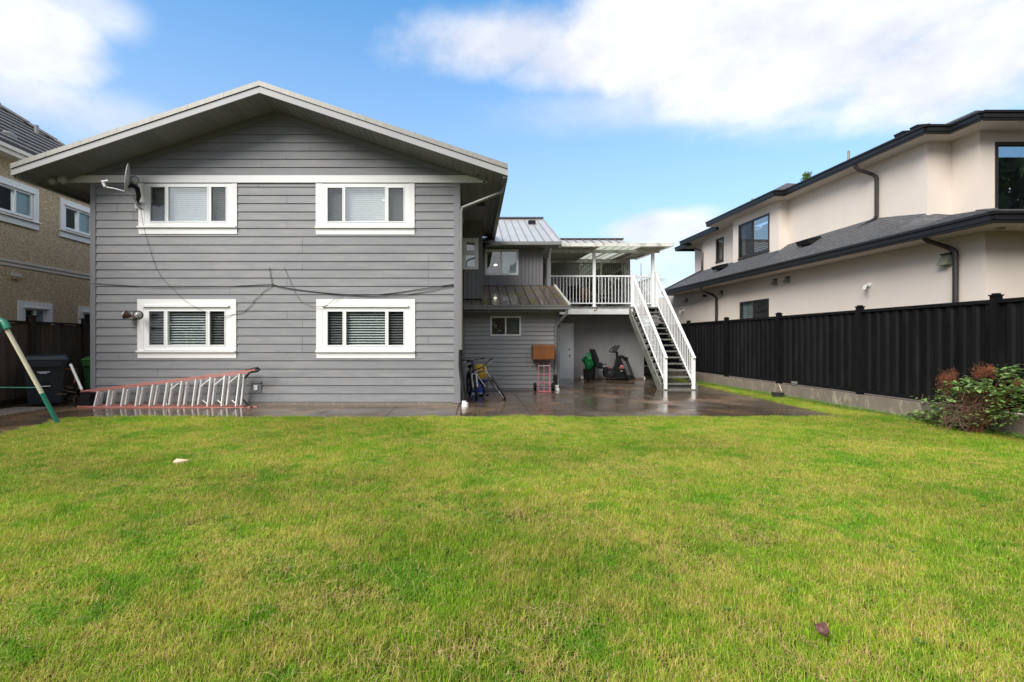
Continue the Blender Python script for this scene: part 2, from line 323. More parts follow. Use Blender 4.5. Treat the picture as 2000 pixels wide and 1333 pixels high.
# ------------------------------------------------------------------ ground, path, patio
def wet_concrete():
    m = material('wet_concrete', (.082, .062, .043), .3, var=.25, vs=1.3, bump=.08, bs=60, rnd=.07, dirt=(.225, .140, .082), dthr=(.50, .66), ds=.6)
    nt = m.node_tree; N = nt.nodes; L = nt.links; b = N['Principled BSDF']
    geo = N.new('ShaderNodeNewGeometry'); n = N.new('ShaderNodeTexNoise'); n.inputs['Scale'].default_value = .55; n.inputs['Detail'].default_value = 7; n.inputs['Roughness'].default_value = .6
    mp = N.new('ShaderNodeMapping'); mp.inputs['Scale'].default_value = (1, .8, 1); mp.inputs['Location'].default_value = (2.2, .7, 0); L.new(geo.outputs['Position'], mp.inputs[0]); L.new(mp.outputs[0], n.inputs[0])
    mr = N.new('ShaderNodeMapRange'); mr.interpolation_type = 'SMOOTHSTEP'; mr.inputs[1].default_value = .44; mr.inputs[2].default_value = .62; mr.inputs[3].default_value = .035; mr.inputs[4].default_value = .36
    L.new(n.outputs[0], mr.inputs[0])
    # small-scale film breakup
    n2 = N.new('ShaderNodeTexNoise'); n2.inputs['Scale'].default_value = 9; n2.inputs['Detail'].default_value = 6; L.new(geo.outputs['Position'], n2.inputs[0])
    ad = N.new('ShaderNodeMath'); ad.operation = 'MULTIPLY_ADD'; ad.inputs[1].default_value = .16; L.new(n2.outputs[0], ad.inputs[0])
    sb = N.new('ShaderNodeMath'); sb.operation = 'SUBTRACT'; L.new(mr.outputs[0], sb.inputs[0]); sb.inputs[1].default_value = .06; L.new(sb.outputs[0], ad.inputs[2])
    L.new(ad.outputs[0], b.inputs['Roughness']); b.inputs['Specular IOR Level'].default_value = .62
    return m
MT['wet'] = wet_concrete()
MT['joint'] = material('joint_dirt', (.12, .10, .065), .8, var=.3, vs=9)
MT['soil'] = material('lawn_soil', (.030, .022, .010), .95, var=.7, vs=45, bump=1.0, bs=60, dirt=(.10, .085, .030), dthr=(.48, .56), ds=26, spec=.1)
MT['gravel'] = material('dark_gravel', (.10, .085, .065), .7, var=.5, vs=30, bump=1, bs=60)
MT['street'] = material('far_ground', (.10, .11, .07), .9)
g = MB(); g.add([(-300, -300, -.03), (300, -300, -.03), (300, 500, -.03), (-300, 500, -.03)], [(0, 1, 2, 3)]); g.build('ground', MT['soil'], kind='structure')
JX = [-.36, 1.16, 2.67, 4.15, 5.52, 7.3]
sl = bpy.data.objects.new('patio', MB().box(-.37, 7.85, 9.55, 19.3, -.10, -.022).mesh('patio', MT['joint'])); col.objects.link(sl); sl['kind'] = 'structure'
def edge_patio(y): return 7.37+(y-9.8)*(7.76-7.37)/7.0
YS = [9.62, 12.2, 14.86, 17.3, 19.10]
for i in range(5):
    for j in range(4):
        x0, x1 = JX[i]+.006, JX[i+1]-.006; y0, y1 = YS[j]+.006, YS[j+1]-.006
        q = MB(); xa, xb = (edge_patio(y0), edge_patio(y1)) if i == 4 else (x1, x1)
        if i == 4 and j == 0: y0 = 9.7
        q.hexa([(x0, y0, -.09), (xa, y0, -.09), (xb, y1, -.09), (x0, y1, -.09), (x0, y0, 0), (xa, y0, 0), (xb, y1, 0), (x0, y1, 0)]); q.build('concrete_slab', MT['wet'], sl)
pth = bpy.data.objects.new('path', MB().box(-10.6, -.37, 9.55, 11.15, -.10, -.022).mesh('path', MT['joint'])); col.objects.link(pth); pth['kind'] = 'structure'
def slab(x0, x1, y0, y1, par, poly=None):
    MB().box(x0, x1, y0, y1, -.09, 0).build('concrete_slab', MT['wet'], par)
for k in range(6): slab(-8.72+k*1.39+.006, -8.72+(k+1)*1.39-.006 if k < 5 else -.372, 9.62, 11.12, pth)
slab(-10.2, -8.726, 9.62, 11.12, pth); slab(-10.2, -8.99, 11.13, 14.0, pth); slab(-10.2, -8.99, 14.01, 18.0, pth)
MB().prism([(-10.0, 7.0, -.09), (-7.44, 7.0, -.09), (-7.95, 9.61, -.09), (-10.1, 9.61, -.09)], (0, 0, .09)).build('concrete_slab', MT['wet'], pth)
MB().prism([(-9.8, 3.0, -.09), (-6.8, 3.0, -.09), (-7.438, 6.99, -.09), (-10.0, 6.99, -.09)], (0, 0, .09)).build('concrete_slab', MT['wet'], pth)
gv = MB(); rr = random.Random(3)
for k in range(5200):   # pebble strip along the foot of the wall
    x = rr.uniform(-9.0, -.38); y = rr.uniform(11.13, 11.385)-abs(rr.gauss(0, .02)); s = rr.uniform(.006, .016)
    gv.add([(x-s, y, .0), (x, y-s*rr.uniform(.6, 1), .0), (x+s, y, .0), (x, y+s, .0), (x+rr.uniform(-.3, .3)*s, y, s*rr.uniform(.8, 1.6))], [(0, 1, 4), (1, 2, 4), (2, 3, 4), (3, 0, 4)])
for k in range(1500):
    x = rr.uniform(-10.35, -9.55); y = rr.uniform(9.6, 11.0); s = rr.uniform(.008, .02)
    gv.add([(x-s, y, .0), (x, y-s, .0), (x+s, y, .0), (x, y+s, .0), (x, y, s*1.3)], [(0, 1, 4), (1, 2, 4), (2, 3, 4), (3, 0, 4)])
gv.build('gravel', material('mixed_pebbles', (.16, .135, .11), .5, var=.6, vs=40), kind='stuff')
MB().box(-9.0, -.38, 11.125, 11.395, -.05, .002).build('gravel_bed', MT['gravel'], kind='structure')

# ------------------------------------------------------------------ main house
D0 = 11.4
def FX(px): return (px-VX)*D0/FPX
def FZ(py): return EYE+(VY-py)*D0/FPX
FF = Frame((0, D0, 0), (1, 0, 0), (0, -1, 0))
house = thing('house', 'two-storey grey clapboard house with white-trimmed windows and low gable roof behind the lawn', 'house', (-4.66, D0, 0))
HX0, HX1 = FX(178), FX(897)
RX0, RX1, RYF, RYB = -10.03, .732, 10.54, 17.2; RC = -4.65; SL = .334
def under(x): return 6.876-SL*abs(x-RC)
HOLES = []
def rects(a0, a1, z0, z1, holes):
    zs = sorted(set([z0, z1]+[min(max(h[k], z0), z1) for h in holes for k in (2, 3)])); out = []
    for za, zb in zip(zs, zs[1:]):
        if zb-za < 1e-4: continue
        cur = [(a0, a1)]
        for h in holes:
            if h[2] < zb-1e-4 and h[3] > za+1e-4:
                nx = []
                for (p, q) in cur:
                    if h[1] <= p or h[0] >= q: nx.append((p, q)); continue
                    if h[0] > p: nx.append((p, h[0]))
                    if h[1] < q: nx.append((h[1], q))
                cur = nx
        out += [(p, q, za, zb) for p, q in cur]
    return out
def lap(F, a0, a1, z0, z1, dt=.002, db=.020):
    return MB().hexa([F.p(a0, z0, 0), F.p(a1, z0, 0), F.p(a1, z0, db), F.p(a0, z0, db), F.p(a0, z1, 0), F.p(a1, z1, 0), F.p(a1, z1, dt), F.p(a0, z1, dt)])
def clap(F, par, a0, a1, zs, holes, mat, joints, name='siding_board', clip=None, dt=.002, db=.022):
    for k, (za, zb) in enumerate(zip(zs, zs[1:])):
        segs = [(a0, a1)]
        for h in holes:
            if h[2] < zb-.02 and h[3] > za+.02:
                nx = []
                for p, q in segs:
                    if h[1] <= p or h[0] >= q: nx.append((p, q)); continue
                    if h[0] > p: nx.append((p, h[0]))
                    if h[1] < q: nx.append((h[1], q))
                segs = nx
        fin = []
        for p, q in segs:
            js = sorted(j for j in joints(k) if p+.25 < j < q-.25); pp = p
            for j in js: fin.append((pp, j-.003)); pp = j+.003
            fin.append((pp, q))
        for p, q in fin:
            if clip:
                b = MB(); pb = clip(za, p, q); pt = clip(zb, p, q)
                if pb is None: continue
                if pt is None or pt[1]-pt[0] < .01:
                    xm = min(max(RC, p), q); pt = (xm-.001, xm+.001)
                    if pb[1]-pb[0] < .03: continue
                b.hexa([F.p(pb[0], za, 0), F.p(pb[1], za, 0), F.p(pb[1], za, db), F.p(pb[0], za, db), F.p(pt[0], zb, 0), F.p(pt[1], zb, 0), F.p(pt[1], zb, dt), F.p(pt[0], zb, dt)])
            else: b = lap(F, p, q, za+.005, zb-.001, dt, db)
            b.build(name, mat, par)
# windows : outer casing px box, glass px boxes
def window(F, par, a, panes, head=True, apron=True, drip=None, slat=28, closed=None, sill=True, blind=True, screens=(0, 2), cas=True):
    """a=(x0,x1,z0,z1) casing, fr=(x0,x1,z0,z1) vinyl frame, panes list of (x0,x1,z0,z1)"""
    x0, x1, z0, z1, fx0, fx1, fz0, fz1, sz = a
    w = MB(); w_all = rects(fx0, fx1, fz0, fz1, panes)
    for r in w_all: w.fbox(F, r[0], r[1], r[2], r[3], -.05, .030)
    win = w.build('window', MT['vinylwin'], par)
    bd = MB()                                       # raised sash bead round each pane
    for (p0, p1, q0, q1) in panes:
        for (u0, u1, v0, v1) in ((p0-.022, p0, q0-.022, q1+.022), (p1, p1+.022, q0-.022, q1+.022), (p0, p1, q0-.022, q0), (p0, p1, q1, q1+.022)):
            bd.fbox(F, u0, u1, v0, v1, .030, .040)
    bd.build('sash_bead', MT['vinylwin'], win)
    if cas:
        MB().fbox(F, x0, fx0-.002, z0+.14, z1, 0, .034).build('casing', MT['white'], win)
        MB().fbox(F, fx1+.002, x1, z0+.14, z1, 0, .034).build('casing', MT['white'], win)
        if z1-fz1 > .03: MB().fbox(F, fx0, fx1, fz1+.002, z1, 0, .034).build('casing', MT['white'], win)
    if sill:
        MB().fbox(F, x0-.012, x1-.012, sz-.035, sz, 0, .075).build('sill', MT['white'], win)
        MB().fbox(F, x0+.005, x1, z0, sz-.037, 0, .032).build('apron', MT['white'], win)
    if drip: MB().fbox(F, drip[0], drip[1], drip[2], drip[3], .0345, .075).build('drip_cap', MT['white'], win)
    for i, (p0, p1, q0, q1) in enumerate(panes):
        MB().fbox(F, p0, p1, q0, q1, -.002, .002).build('pane', MT['gmain'] if slat > 60 else MT['glass'], win)
        if i in screens: MB().fbox(F, p0, p1, q0, q1, .008, .009).build('insect_screen', MT['screen'], win)
    if blind:
        X0, X1 = fx0+.06, fx1-.06; Z0, Z1 = panes[0][2]-.03, panes[0][3]+.03; b = MB(); z = Z1-.03; k = 0
        t = R(slat); hw = .024 if slat > 60 else .027; gap = .046 if slat > 60 else .060; dd0 = .10 if slat > 60 else .065
        while z > Z0:
            dz = hw*math.sin(t); dd = hw*math.cos(t)
            b.hexa([F.p(X0, z-dz, -dd0+dd), F.p(X1, z-dz, -dd0+dd), F.p(X1, z+dz, -dd0-dd), F.p(X0, z+dz, -dd0-dd),
                    F.p(X0, z-dz+.003, -dd0+dd), F.p(X1, z-dz+.003, -dd0+dd), F.p(X1, z+dz+.003, -dd0-dd), F.p(X0, z+dz+.003, -dd0-dd)])
            z -= gap
        b.fbox(F, X0, X1, Z1-.035, Z1+.02, -.125, -.08)
        for xx in (X0+.25*(X1-X0), X0+.75*(X1-X0)): b.fbox(F, xx-.004, xx+.004, Z0, Z1, -.078, -.075)
        b.build('blind', MT['blind'], win)
    HOLES.append((fx0, fx1, fz0, fz1)); return win
def pxw(c, f, panes, sz, drip=None):
    q = [FX(c[0]), FX(c[1]), FZ(c[3]), FZ(c[2]), FX(f[0]), FX(f[1]), FZ(f[3]), FZ(f[2]), FZ(sz)]
    return q, [(FX(p[0]), FX(p[1]), FZ(p[3]), FZ(p[2])) for p in panes], (None if not drip else (FX(drip[0]), FX(drip[1]), FZ(drip[3]), FZ(drip[2])))
W = [pxw((272, 464, 359.5, 458), (284, 455, 360, 442), [(295.5, 324, 366.5, 433), (330.5, 406, 366.5, 433), (414, 442.5, 366.5, 433)], 443),
     pxw((617.5, 810, 359.5, 459), (630, 800, 360, 443), [(640.5, 669.5, 368, 433.5), (675, 752.5, 367, 433.5), (759, 788.5, 368, 433.5)], 444),
     pxw((270, 462.5, 585, 700), (282, 451, 600, 685), [(293, 322, 608.5, 674), (329, 404, 608.5, 674), (411, 440, 608.5, 674)], 685.5, (282, 449, 597, 600.5)),
     pxw((618.5, 811, 585, 700), (631, 800, 600, 685), [(640.5, 670, 609, 674.5), (676.5, 753, 609, 674.5), (759, 788.5, 609, 674.5)], 685.5, (631, 798, 597, 600.5))]
for i, (q, pn, dr) in enumerate(W):
    window(FF, house, q, pn, drip=dr, slat=66 if i < 2 else 30)
# sheathing and side walls
wc = MB()
for r in rects(HX0, HX1, 0, 5.20, HOLES[:4]): wc.fbox(FF, r[0], r[1], r[2], r[3], -.14, -.001)
wc.prism([(HX0, D0+.001, 5.2), (HX1, D0+.001, 5.2), (HX1, D0+.001, under(HX1)), (RC, D0+.001, under(RC)), (HX0, D0+.001, under(HX0))], (0, .14, 0))
wc.box(HX0, HX0+.12, D0+.14, 24, 0, 5.3); wc.box(HX1-.12, HX1-.002, D0+.14, 17.0, 0, 5.3); wc.box(HX0, HX1, 23.9, 24, 0, 5.3)
wc.build('wall', MT['siding'], house)
rm = MB(); rm.box(HX0+.2, HX1-.2, D0+2.6, D0+2.65, 0, 5.2); rm.box(HX0+.2, HX1-.2, D0+.15, D0+2.6, 2.45, 2.6); rm.box(HX0+.2, HX1-.2, D0+.15, D0+2.6, 5.15, 5.18); rm.box(HX0+.2, HX1-.2, D0+.15, D0+2.6, 0, .03)
rm.build('room', MT['room'], house)
jr = random.Random(11)
zs = [FZ(p) for p in [785.5]+[766+3.2-16.13*k for k in range(26)]+[358.5]]
zs = [z for z in zs if z < FZ(358)+.001]
JP = {}
for k in range(40):
    if k < 6: JP[k] = [FX(308)] if k == 3 else ([FX(233)] if k == 5 else [])
    else: JP[k] = [FX(jr.choice([506, 561, 450, 837, 230, 262, 700, 591]))]+([FX(jr.choice([300, 837, 561, 640]))] if jr.random() < .5 else [])
trimW = .125
clap(FF, house, HX0+trimW, HX1-trimW, zs, HOLES[:4], MT['siding'], lambda k: JP.get(k, []))
gz = [FZ(344)+k*.1925 for k in range(9)]
def gclip(z, p, q):
    h = (under(RC)-.09-z)/SL
    if h <= .02: return None
    a, b = max(p, RC-h), min(q, RC+h)
    return (a, b) if b > a else (min(max(a, p), q), min(max(a, p), q)+.001) if False else None
GJ = {0: [FX(465), FX(797)], 1: [FX(512)], 2: [FX(560)], 3: [FX(605)], 5: [FX(500)]}
def gclip2(z, p, q):
    h = max((under(RC)-.09-z)/SL, 0); a, b = max(p, RC-h), min(q, RC+h)
    if b <= a:
        m = min(max((p if p > RC else q), RC-h), RC+h); return (m-.0005, m+.0005)
    return (a, b)
for k in range(8):
    z0, z1 = gz[k], gz[k+1]; h0 = (under(RC)-.05-z0)/SL; 
    if h0 <= .05: break
    bnd = [RC-h0]+GJ.get(k, [])+[RC+h0]
    for p, q in zip(bnd, bnd[1:]):
        h1 = max((under(RC)-.05-z1)/SL, .001); p1, q1 = max(p, RC-h1), min(q, RC+h1)
        if q1 <= p1: continue
        p += .003; q -= .003
        MB().hexa([FF.p(p, z0+.006, 0), FF.p(q, z0+.006, 0), FF.p(q, z0+.006, .022), FF.p(p, z0+.006, .022), FF.p(p1, z1-.001, 0), FF.p(q1, z1-.001, 0), FF.p(q1, z1-.001, .002), FF.p(p1, z1-.001, .002)]).build('siding_board', MT['siding'], house)
# corner boards
for a, b in ((HX0, HX0+trimW), (HX1-trimW, HX1)): MB().fbox(FF, a, b-.003, .05, FZ(358.5), 0, .028).build('corner_board', MT['siding_dk'], house)
MB().box(HX1, HX1+.025, D0-.028, D0+.12, .05, 5.19).build('corner_board', MT['siding_dk'], house)
MB().fbox(FF, HX0, HX1, 0, FZ(785.5), -.02, .012).build('foundation', MT['curb'], house)
# frieze band, clipped by the sloping underside
zb, zt = FZ(358), FZ(344); xr = lambda z: (under(RC)-z)/SL
MB().prism([FF.p(RC-xr(zb)+.01, zb, 0), FF.p(RC+xr(zb)-.01, zb, 0), FF.p(RC+xr(zt)-.02, zt, 0), FF.p(RC-xr(zt)+.02, zt, 0)], (0, -.045, 0)).build('frieze_board', MT['white'], house)
for s in (-1, 1):   # raking frieze under the soffit
    xa = RC+s*(xr(zt)-.1); b = MB()
    b.prism([(RC, D0-.020, under(RC)-.002), (xa, D0-.020, under(xa)-.002), (xa, D0-.020, under(xa)-.14), (RC, D0-.020, under(RC)-.14)], (0, -.018, 0)); b.build('rake_frieze', MT['siding_dk'], house)
# roof: soffit boards, fascia, rake metal, deck
for s in (-1, 1):
    xe = RX0 if s < 0 else RX1; n = 36
    for k in range(n):
        xa = RC+(xe-RC)*k/n; xb = RC+(xe-RC)*(k+1)/n; yb = D0-.002 if min(abs(xa-RC), abs(xb-RC)) < 4.28 else RYB
        g_ = .004*s
        MB().hexa([(xa+g_, RYF+.02, under(xa)+.001), (xb-g_, RYF+.02, under(xb)+.001), (xb-g_, yb, under(xb)+.001), (xa+g_, yb, under(xa)+.001),
                   (xa+g_, RYF+.02, under(xa)+.012), (xb-g_, RYF+.02, under(xb)+.012), (xb-g_, yb, under(xb)+.012), (xa+g_, yb, under(xa)+.012)]).build('soffit_panel', MT['soffit'], house)
    p = [(RC, 0, under(RC)), (xe, 0, under(xe)), (xe, 0, under(xe)+.135), (RC, 0, under(RC)+.135)]
    MB().prism([(x, RYF-.012, z) for x, y, z in p], (0, .03, 0)).build('fascia', MT['fascia'], house)
    q = 7
    for k in range(q):
        xa = RC+(xe-RC)*k/q; xb = RC+(xe-RC)*(k+1)/q-.004*s
        MB().prism([(xa, RYF-.035, under(xa)+.145), (xb, RYF-.035, under(xb)+.145), (xb, RYF-.035, under(xb)+.25), (xa, RYF-.035, under(xa)+.25)], (0, .05, 0)).build('rake_flashing', MT['flash'], house)
    m = MB(); m.prism([(RC, RYF+.02, under(RC)+.03), (xe, RYF+.02, under(xe)+.03), (xe, RYF+.02, under(xe)+.235), (RC, RYF+.02, under(RC)+.235)], (0, RYB-RYF-.02 if s > 0 else 13.5, 0)); m.build('roof', MT['metal_lt'], house)
# flat boxed soffit below the eaves on each side
for (xa, xb, yb) in ((HX1+.026, .40, 17.19), (-9.70, HX0-.004, 22)):
    n = 4
    for k in range(n):
        u0 = xa+(xb-xa)*k/n+.003; u1 = xa+(xb-xa)*(k+1)/n-.003
        MB().box(u0, u1, D0-.02, yb, 5.192, 5.204).build('soffit_panel', MT['soffit'], house)
MB().box(.08, .30, 12.96, 13.25, 5.17, 5.19).build('soffit_vent', MT['dark'], house)
for xa, y1 in ((RX1-.10, RYB), (RX0, 22)):
    gt = MB(); gt.box(xa, xa+.10, RYF+.05, y1, under(RX1)-.03, under(RX1)+.11); gt.build('eave_gutter', MT['gutter'], house)
MB().tube([(.66, 11.22, 5.06), (.62, 11.22, 4.93), (HX1+.08, 11.30, 4.60), (HX1+.045, 11.32, 4.50), (HX1+.045, 11.32, 1.15)], .038, 8).build('downspout', MT['gutter'], house)
MB().tube([(HX1+.035, 11.27, 1.30), (HX1+.03, 11.27, .9), (HX1+.09, 11.22, .45), (HX1+.13, 11.18, .06)], .045, 8).build('downspout_hose', MT['rubber'], house)
pv = MB(); pv.tube([(HX1+.14, 11.16, -.01), (HX1+.14, 11.16, .07), (HX1+.12, 11.17, .08), (HX1+.12, 11.17, .13)], [.085, .08, .055, .05], 12); pv.build('drain_collar', MT['pvc'], house)
# electrical box
e = MB(); e.fbox(FF, FX(494), FX(511), FZ(767), FZ(748), .018, .035); e.build('outlet_plate', MT['siding_dk'], house)
MB().fbox(FF, FX(494), FX(512), FZ(748), FZ(745), .018, .06).build('outlet_hood', MT['siding_dk'], house)
MB().fbox(FF, FX(498), FX(505), FZ(762), FZ(752), .035, .065).build('outlet_cover', MT['white'], house)

# ---- right wing: lower annex
AY = 14.9; FA = Frame((0, AY, 0), (1, 0, 0), (0, -1, 0))
def AX(px): return (px-VX)*AY/FPX
def AZ(py): return EYE+(VY-py)*AY/FPX
AX1 = AX(1092)
ah = [(AX(958), AX(1017), AZ(656), AZ(618))]
m = MB()
for r in rects(HX1, AX1, 0, 2.60, [(AX(959.5), AX(1016), AZ(655), AZ(619))]): m.fbox(FA, r[0], r[1], r[2], r[3], -.12, -.001)
m.box(AX1-.12, AX1, AY+.12, 19.1, 0, 2.5); m.build('annex_wall', MT['vinyl'], house)
zz = [.05+.1345*k for k in range(19)]
clap(FA, house, HX1+.06, AX1-.10, zz, ah, MT['vinyl'], lambda k: [AX(1028)] if k in (5, 6, 7) else ([AX(981)] if k in (12, 13) else []), 'vinyl_course', dt=.002, db=.03)
MB().fbox(FA, AX1-.11, AX1+.01, 0, 2.5, 0, .03).build('corner_board', MT['siding_dk'], house)
MB().box(AX1, AX1+.012, AY-.03, AY+.14, 0, 2.5).build('corner_board', MT['siding_dk'], house)
def slider(F, par, X0, X1, Z0, Z1, fw, mats, split=.5, name='window', d=.03, fmat=None):
    w = MB(); xm = X0+(X1-X0)*split; pn = [(X0+fw, xm-fw*.45, Z0+fw, Z1-fw), (xm+fw*.45, X1-fw, Z0+fw, Z1-fw)]
    for r in rects(X0, X1, Z0, Z1, pn): w.fbox(F, r[0], r[1], r[2], r[3], -.05, d)
    win = w.build(name, fmat or MT['vinylwin'], par)
    for (p, mt_) in zip(pn, mats):
        MB().fbox(F, *p, -.005, .0).build('pane', MT['glass'], win)
        if mt_ is not None:
            MB().fbox(F, p[0], p[1], p[2], p[3], -.045, -.04).build('curtain', mt_, win)
    if any(x is None for x in mats): MB().fbox(F, X0, X1, Z0, Z1, -.9, -.88).build('dark_interior', MT['dark'], win)
    return win, pn
MT['curt1'] = material('brown_curtain', (.16, .12, .09), .8); MT['curt2'] = material('taupe_curtain', (.21, .19, .165), .8)
slider(FA, house, AX(957.5), AX(1017.5), AZ(656.5), AZ(618), .05, (MT['curt1'], MT['curt2']))
# low metal roof over the annex
LE, LB = (14.4, 2.57), (17.0, 3.43); LX1 = 2.82
def lz(y): return LE[1]+(LB[1]-LE[1])*(y-LE[0])/(LB[0]-LE[0])
n = 11; pw = (LX1-HX1)/n
for k in range(n):
    xa, xb = HX1+.02+k*pw, HX1+.02+(k+1)*pw-.02
    MB().hexa([(xa, 14.4, lz(14.4)-.03), (xb, 14.4, lz(14.4)-.03), (xb, 17, lz(17)-.03), (xa, 17, lz(17)-.03), (xa, 14.4, lz(14.4)), (xb, 14.4, lz(14.4)), (xb, 17, lz(17)), (xa, 17, lz(17))]).build('roof_panel', MT['metal_dk'], house)
    if k: MB().bar((xa-.012, 14.41, lz(14.41)+.012), (xa-.012, 17, lz(17)+.012), .022, .045).build('roof_seam', MT['rib'], house)
MB().hexa([(LX1-.03, 14.38, lz(14.4)-.12), (LX1+.02, 14.38, lz(14.4)-.12), (LX1+.02, 17, lz(17)-.12), (LX1-.03, 17, lz(17)-.12), (LX1-.03, 14.38, lz(14.4)+.045), (LX1+.02, 14.38, lz(14.4)+.045), (LX1+.02, 17, lz(17)+.045), (LX1-.03, 17, lz(17)+.045)]).build('rake_trim', MT['canopy'], house)
g1 = MB(); g1.box(HX1+.04, LX1+.01, 14.28, 14.40, 2.43, 2.545); g1.box(HX1+.04, LX1+.02, 14.265, 14.285, 2.525, 2.56); g1.build('annex_gutter', MT['gutter'], house)
MB().box(HX1+.04, LX1-.05, 14.42, 14.47, 2.36, 2.535).build('annex_fascia', MT['siding_dk'], house)
MB().box(HX1+.04, LX1-.05, 14.47, 14.89, 2.44, 2.46).build('annex_soffit', MT['soffit'], house)
MB().tube([(2.74, 14.34, 2.45), (2.72, 14.36, 2.30), (2.60, 14.70, 2.10), (2.51, 14.80, 1.98), (2.49, 14.81, 1.9), (2.49, 14.81, .42)], .045, 8).build('downspout', MT['gutter'], house)
MB().tube([(2.47, 14.80, .48), (2.46, 14.79, .30), (2.50, 14.76, .12)], .055, 8).build('downspout_hose', MT['rubber'], house)
pv = MB(); pv.tube([(2.51, 14.74, -.01), (2.51, 14.74, .06), (2.51, 14.74, .08), (2.51, 14.74, .17)], [.085, .08, .06, .065], 12); pv.build('drain_collar', MT['pvc'], house)
# bump-out with vertical boards
BY = 15.0; FB = Frame((0, BY, 0), (1, 0, 0), (0, -1, 0)); bx1 = (942-VX)*BY/FPX
def BX(px): return (px-VX)*BY/FPX
def BZ(py): return EYE+(VY-py)*BY/FPX
m = MB(); bh = (BX(905), BX(932.5), BZ(525), BZ(468.5))
for r in rects(HX1+.02, bx1, 2.80, 5.2, [bh]): m.fbox(FB, r[0], r[1], r[2], r[3], -.1, 0)
m.box(bx1-.05, bx1, BY+.1, 17, 2.8, 5.2); m.build('bump_out_wall', MT['board'], house)
k = 0; x = HX1+.03
while x < bx1-.03:
    for (a, b, c, d) in rects(x, min(x+.104, bx1), 2.80, 5.19, [(BX(903), BX(934.5), BZ(527), BZ(466))]): 
        if b-a > .02: MB().fbox(FB, a, b, c, d, .001, .022).build('vertical_board', MT['board'], house)
    x += .128
w = MB(); P1 = (BX(911.5), BX(926.5), BZ(490), BZ(474)); P2 = (BX(909), BX(927), BZ(521.5), BZ(498.5))
for r in rects(BX(903.3), BX(934.3), BZ(526.8), BZ(465.8), [P1, P2]): w.fbox(FB, *r, -.04, .03)
bw = w.build('window', MT['vinylwin'], house)
MB().fbox(FB, *P1, -.01, -.005).build('pane', MT['glass'], bw); MB().fbox(FB, *P2, -.01, -.005).build('pane', MT['glass'], bw)
MB().fbox(FB, *P1, -.035, -.03).build('curtain', material('tan_curtain', (.32, .27, .16), .8), bw); MB().fbox(FB, *P2, -.035, -.03).build('curtain', MT['frost'], bw)
MB().fbox(FB, BX(906), BX(930), BZ(496), BZ(492.5), .030, .045).build('meeting_rail', MT['vinylwin'], bw)
# upper back wall with vertical boards
UY = 17.0; FU = Frame((0, UY, 0), (1, 0, 0), (0, -1, 0))
def UX(px): return (px-VX)*UY/FPX
def UZ(py): return EYE+(VY-py)*UY/FPX
ux1 = UX(1060); uh = (UX(948.5), UX(1011), UZ(537), UZ(489))
m = MB()
for r in rects(-8.9, ux1, 3.2, 4.95, [uh]): m.fbox(FU, r[0], r[1], r[2], r[3], -.12, 0)
m.box(ux1-.12, ux1, UY+.12, 21.5, 2.6, 4.95); m.box(-8.9, ux1, 23.8, 23.9, 0, 4.9); m.build('upper_wall', MT['board'], house)
x = bx1+.02
while x < ux1-.02:
    for (a, b, c, d) in rects(x, min(x+.103, ux1), 3.44, 4.84, [(UX(947), UX(1012), UZ(538), UZ(488))]):
        if b-a > .015: MB().fbox(FU, a, b, c, d, .001, .022).build('vertical_board', MT['board'], house)
    x += .127
uw, pn = slider(FU, house, UX(947.3), UX(1012.3), UZ(538), UZ(488), .075, (None, MT['frost']), .49)
# pale standing-seam roof above it
GX0, GX1 = -4.4, 2.95; GE, GR = (16.5, 4.87), (20.9, 6.74)
def gzf(y): return GE[1]+(GR[1]-GE[1])*(y-GE[0])/(GR[0]-GE[0])
k = 0; x = GX1
while x > -.6:
    xa, xb = x-.278, x-.018
    MB().hexa([(xa, GE[0], gzf(GE[0])-.03), (xb, GE[0], gzf(GE[0])-.03), (xb, GR[0], GR[1]-.03), (xa, GR[0], GR[1]-.03), (xa, GE[0], GE[1]), (xb, GE[0], GE[1]), (xb, GR[0], GR[1]), (xa, GR[0], GR[1])]).build('roof_panel', MT['metal_lt'], house)
    MB().bar((xa-.009, GE[0]+.01, GE[1]+.018), (xa-.009, GR[0], GR[1]+.014), .018, .04).build('roof_seam', MT['gutter'], house)
    x -= .28
MB().hexa([(GX0, 20.9, 6.71), (GX1, 20.9, 6.71), (GX1, 25.3, 4.85), (GX0, 25.3, 4.85), (GX0, 20.9, 6.74), (GX1, 20.9, 6.74), (GX1, 25.3, 4.88), (GX0, 25.3, 4.88)]).build('back_roof_slope', MT['metal_lt'], house)
MB().bar((GX0, 20.9, 6.78), (GX1+.02, 20.9, 6.78), .22, .06).build('ridge_cap', MT['rib'], house)
g1 = MB(); g1.box(.5, GX1, 16.40, 16.50, 4.75, 4.86); g1.build('upper_gutter', MT['gutter'], house)
MB().box(.40, GX1-.03, 16.51, 17.1, 4.76, 4.775).build('upper_soffit', MT['soffit'], house)
MB().hexa([(GX1-.03, 16.5, 4.72), (GX1+.02, 16.5, 4.72), (GX1+.02, 20.9, 6.6), (GX1-.03, 20.9, 6.6), (GX1-.03, 16.5, 4.90), (GX1+.02, 16.5, 4.90), (GX1+.02, 20.9, 6.78), (GX1-.03, 20.9, 6.78)]).build('rake_trim', MT['flash'], house)
MB().prism([(GX1-.45, 17.1, 4.78), (GX1-.45, 24.7, 4.78), (GX1-.45, 20.9, 6.65)], (-.1, 0, 0)).build('gable_wall', MT['board'], house)
rv = P(1038, 438, 19.9); v = MB(); v.box(rv.x-.14, rv.x+.14, rv.y-.25, rv.y+.1, rv.z-.12, rv.z+.10); v.build('roof_vent', MT['charcoal'], house)
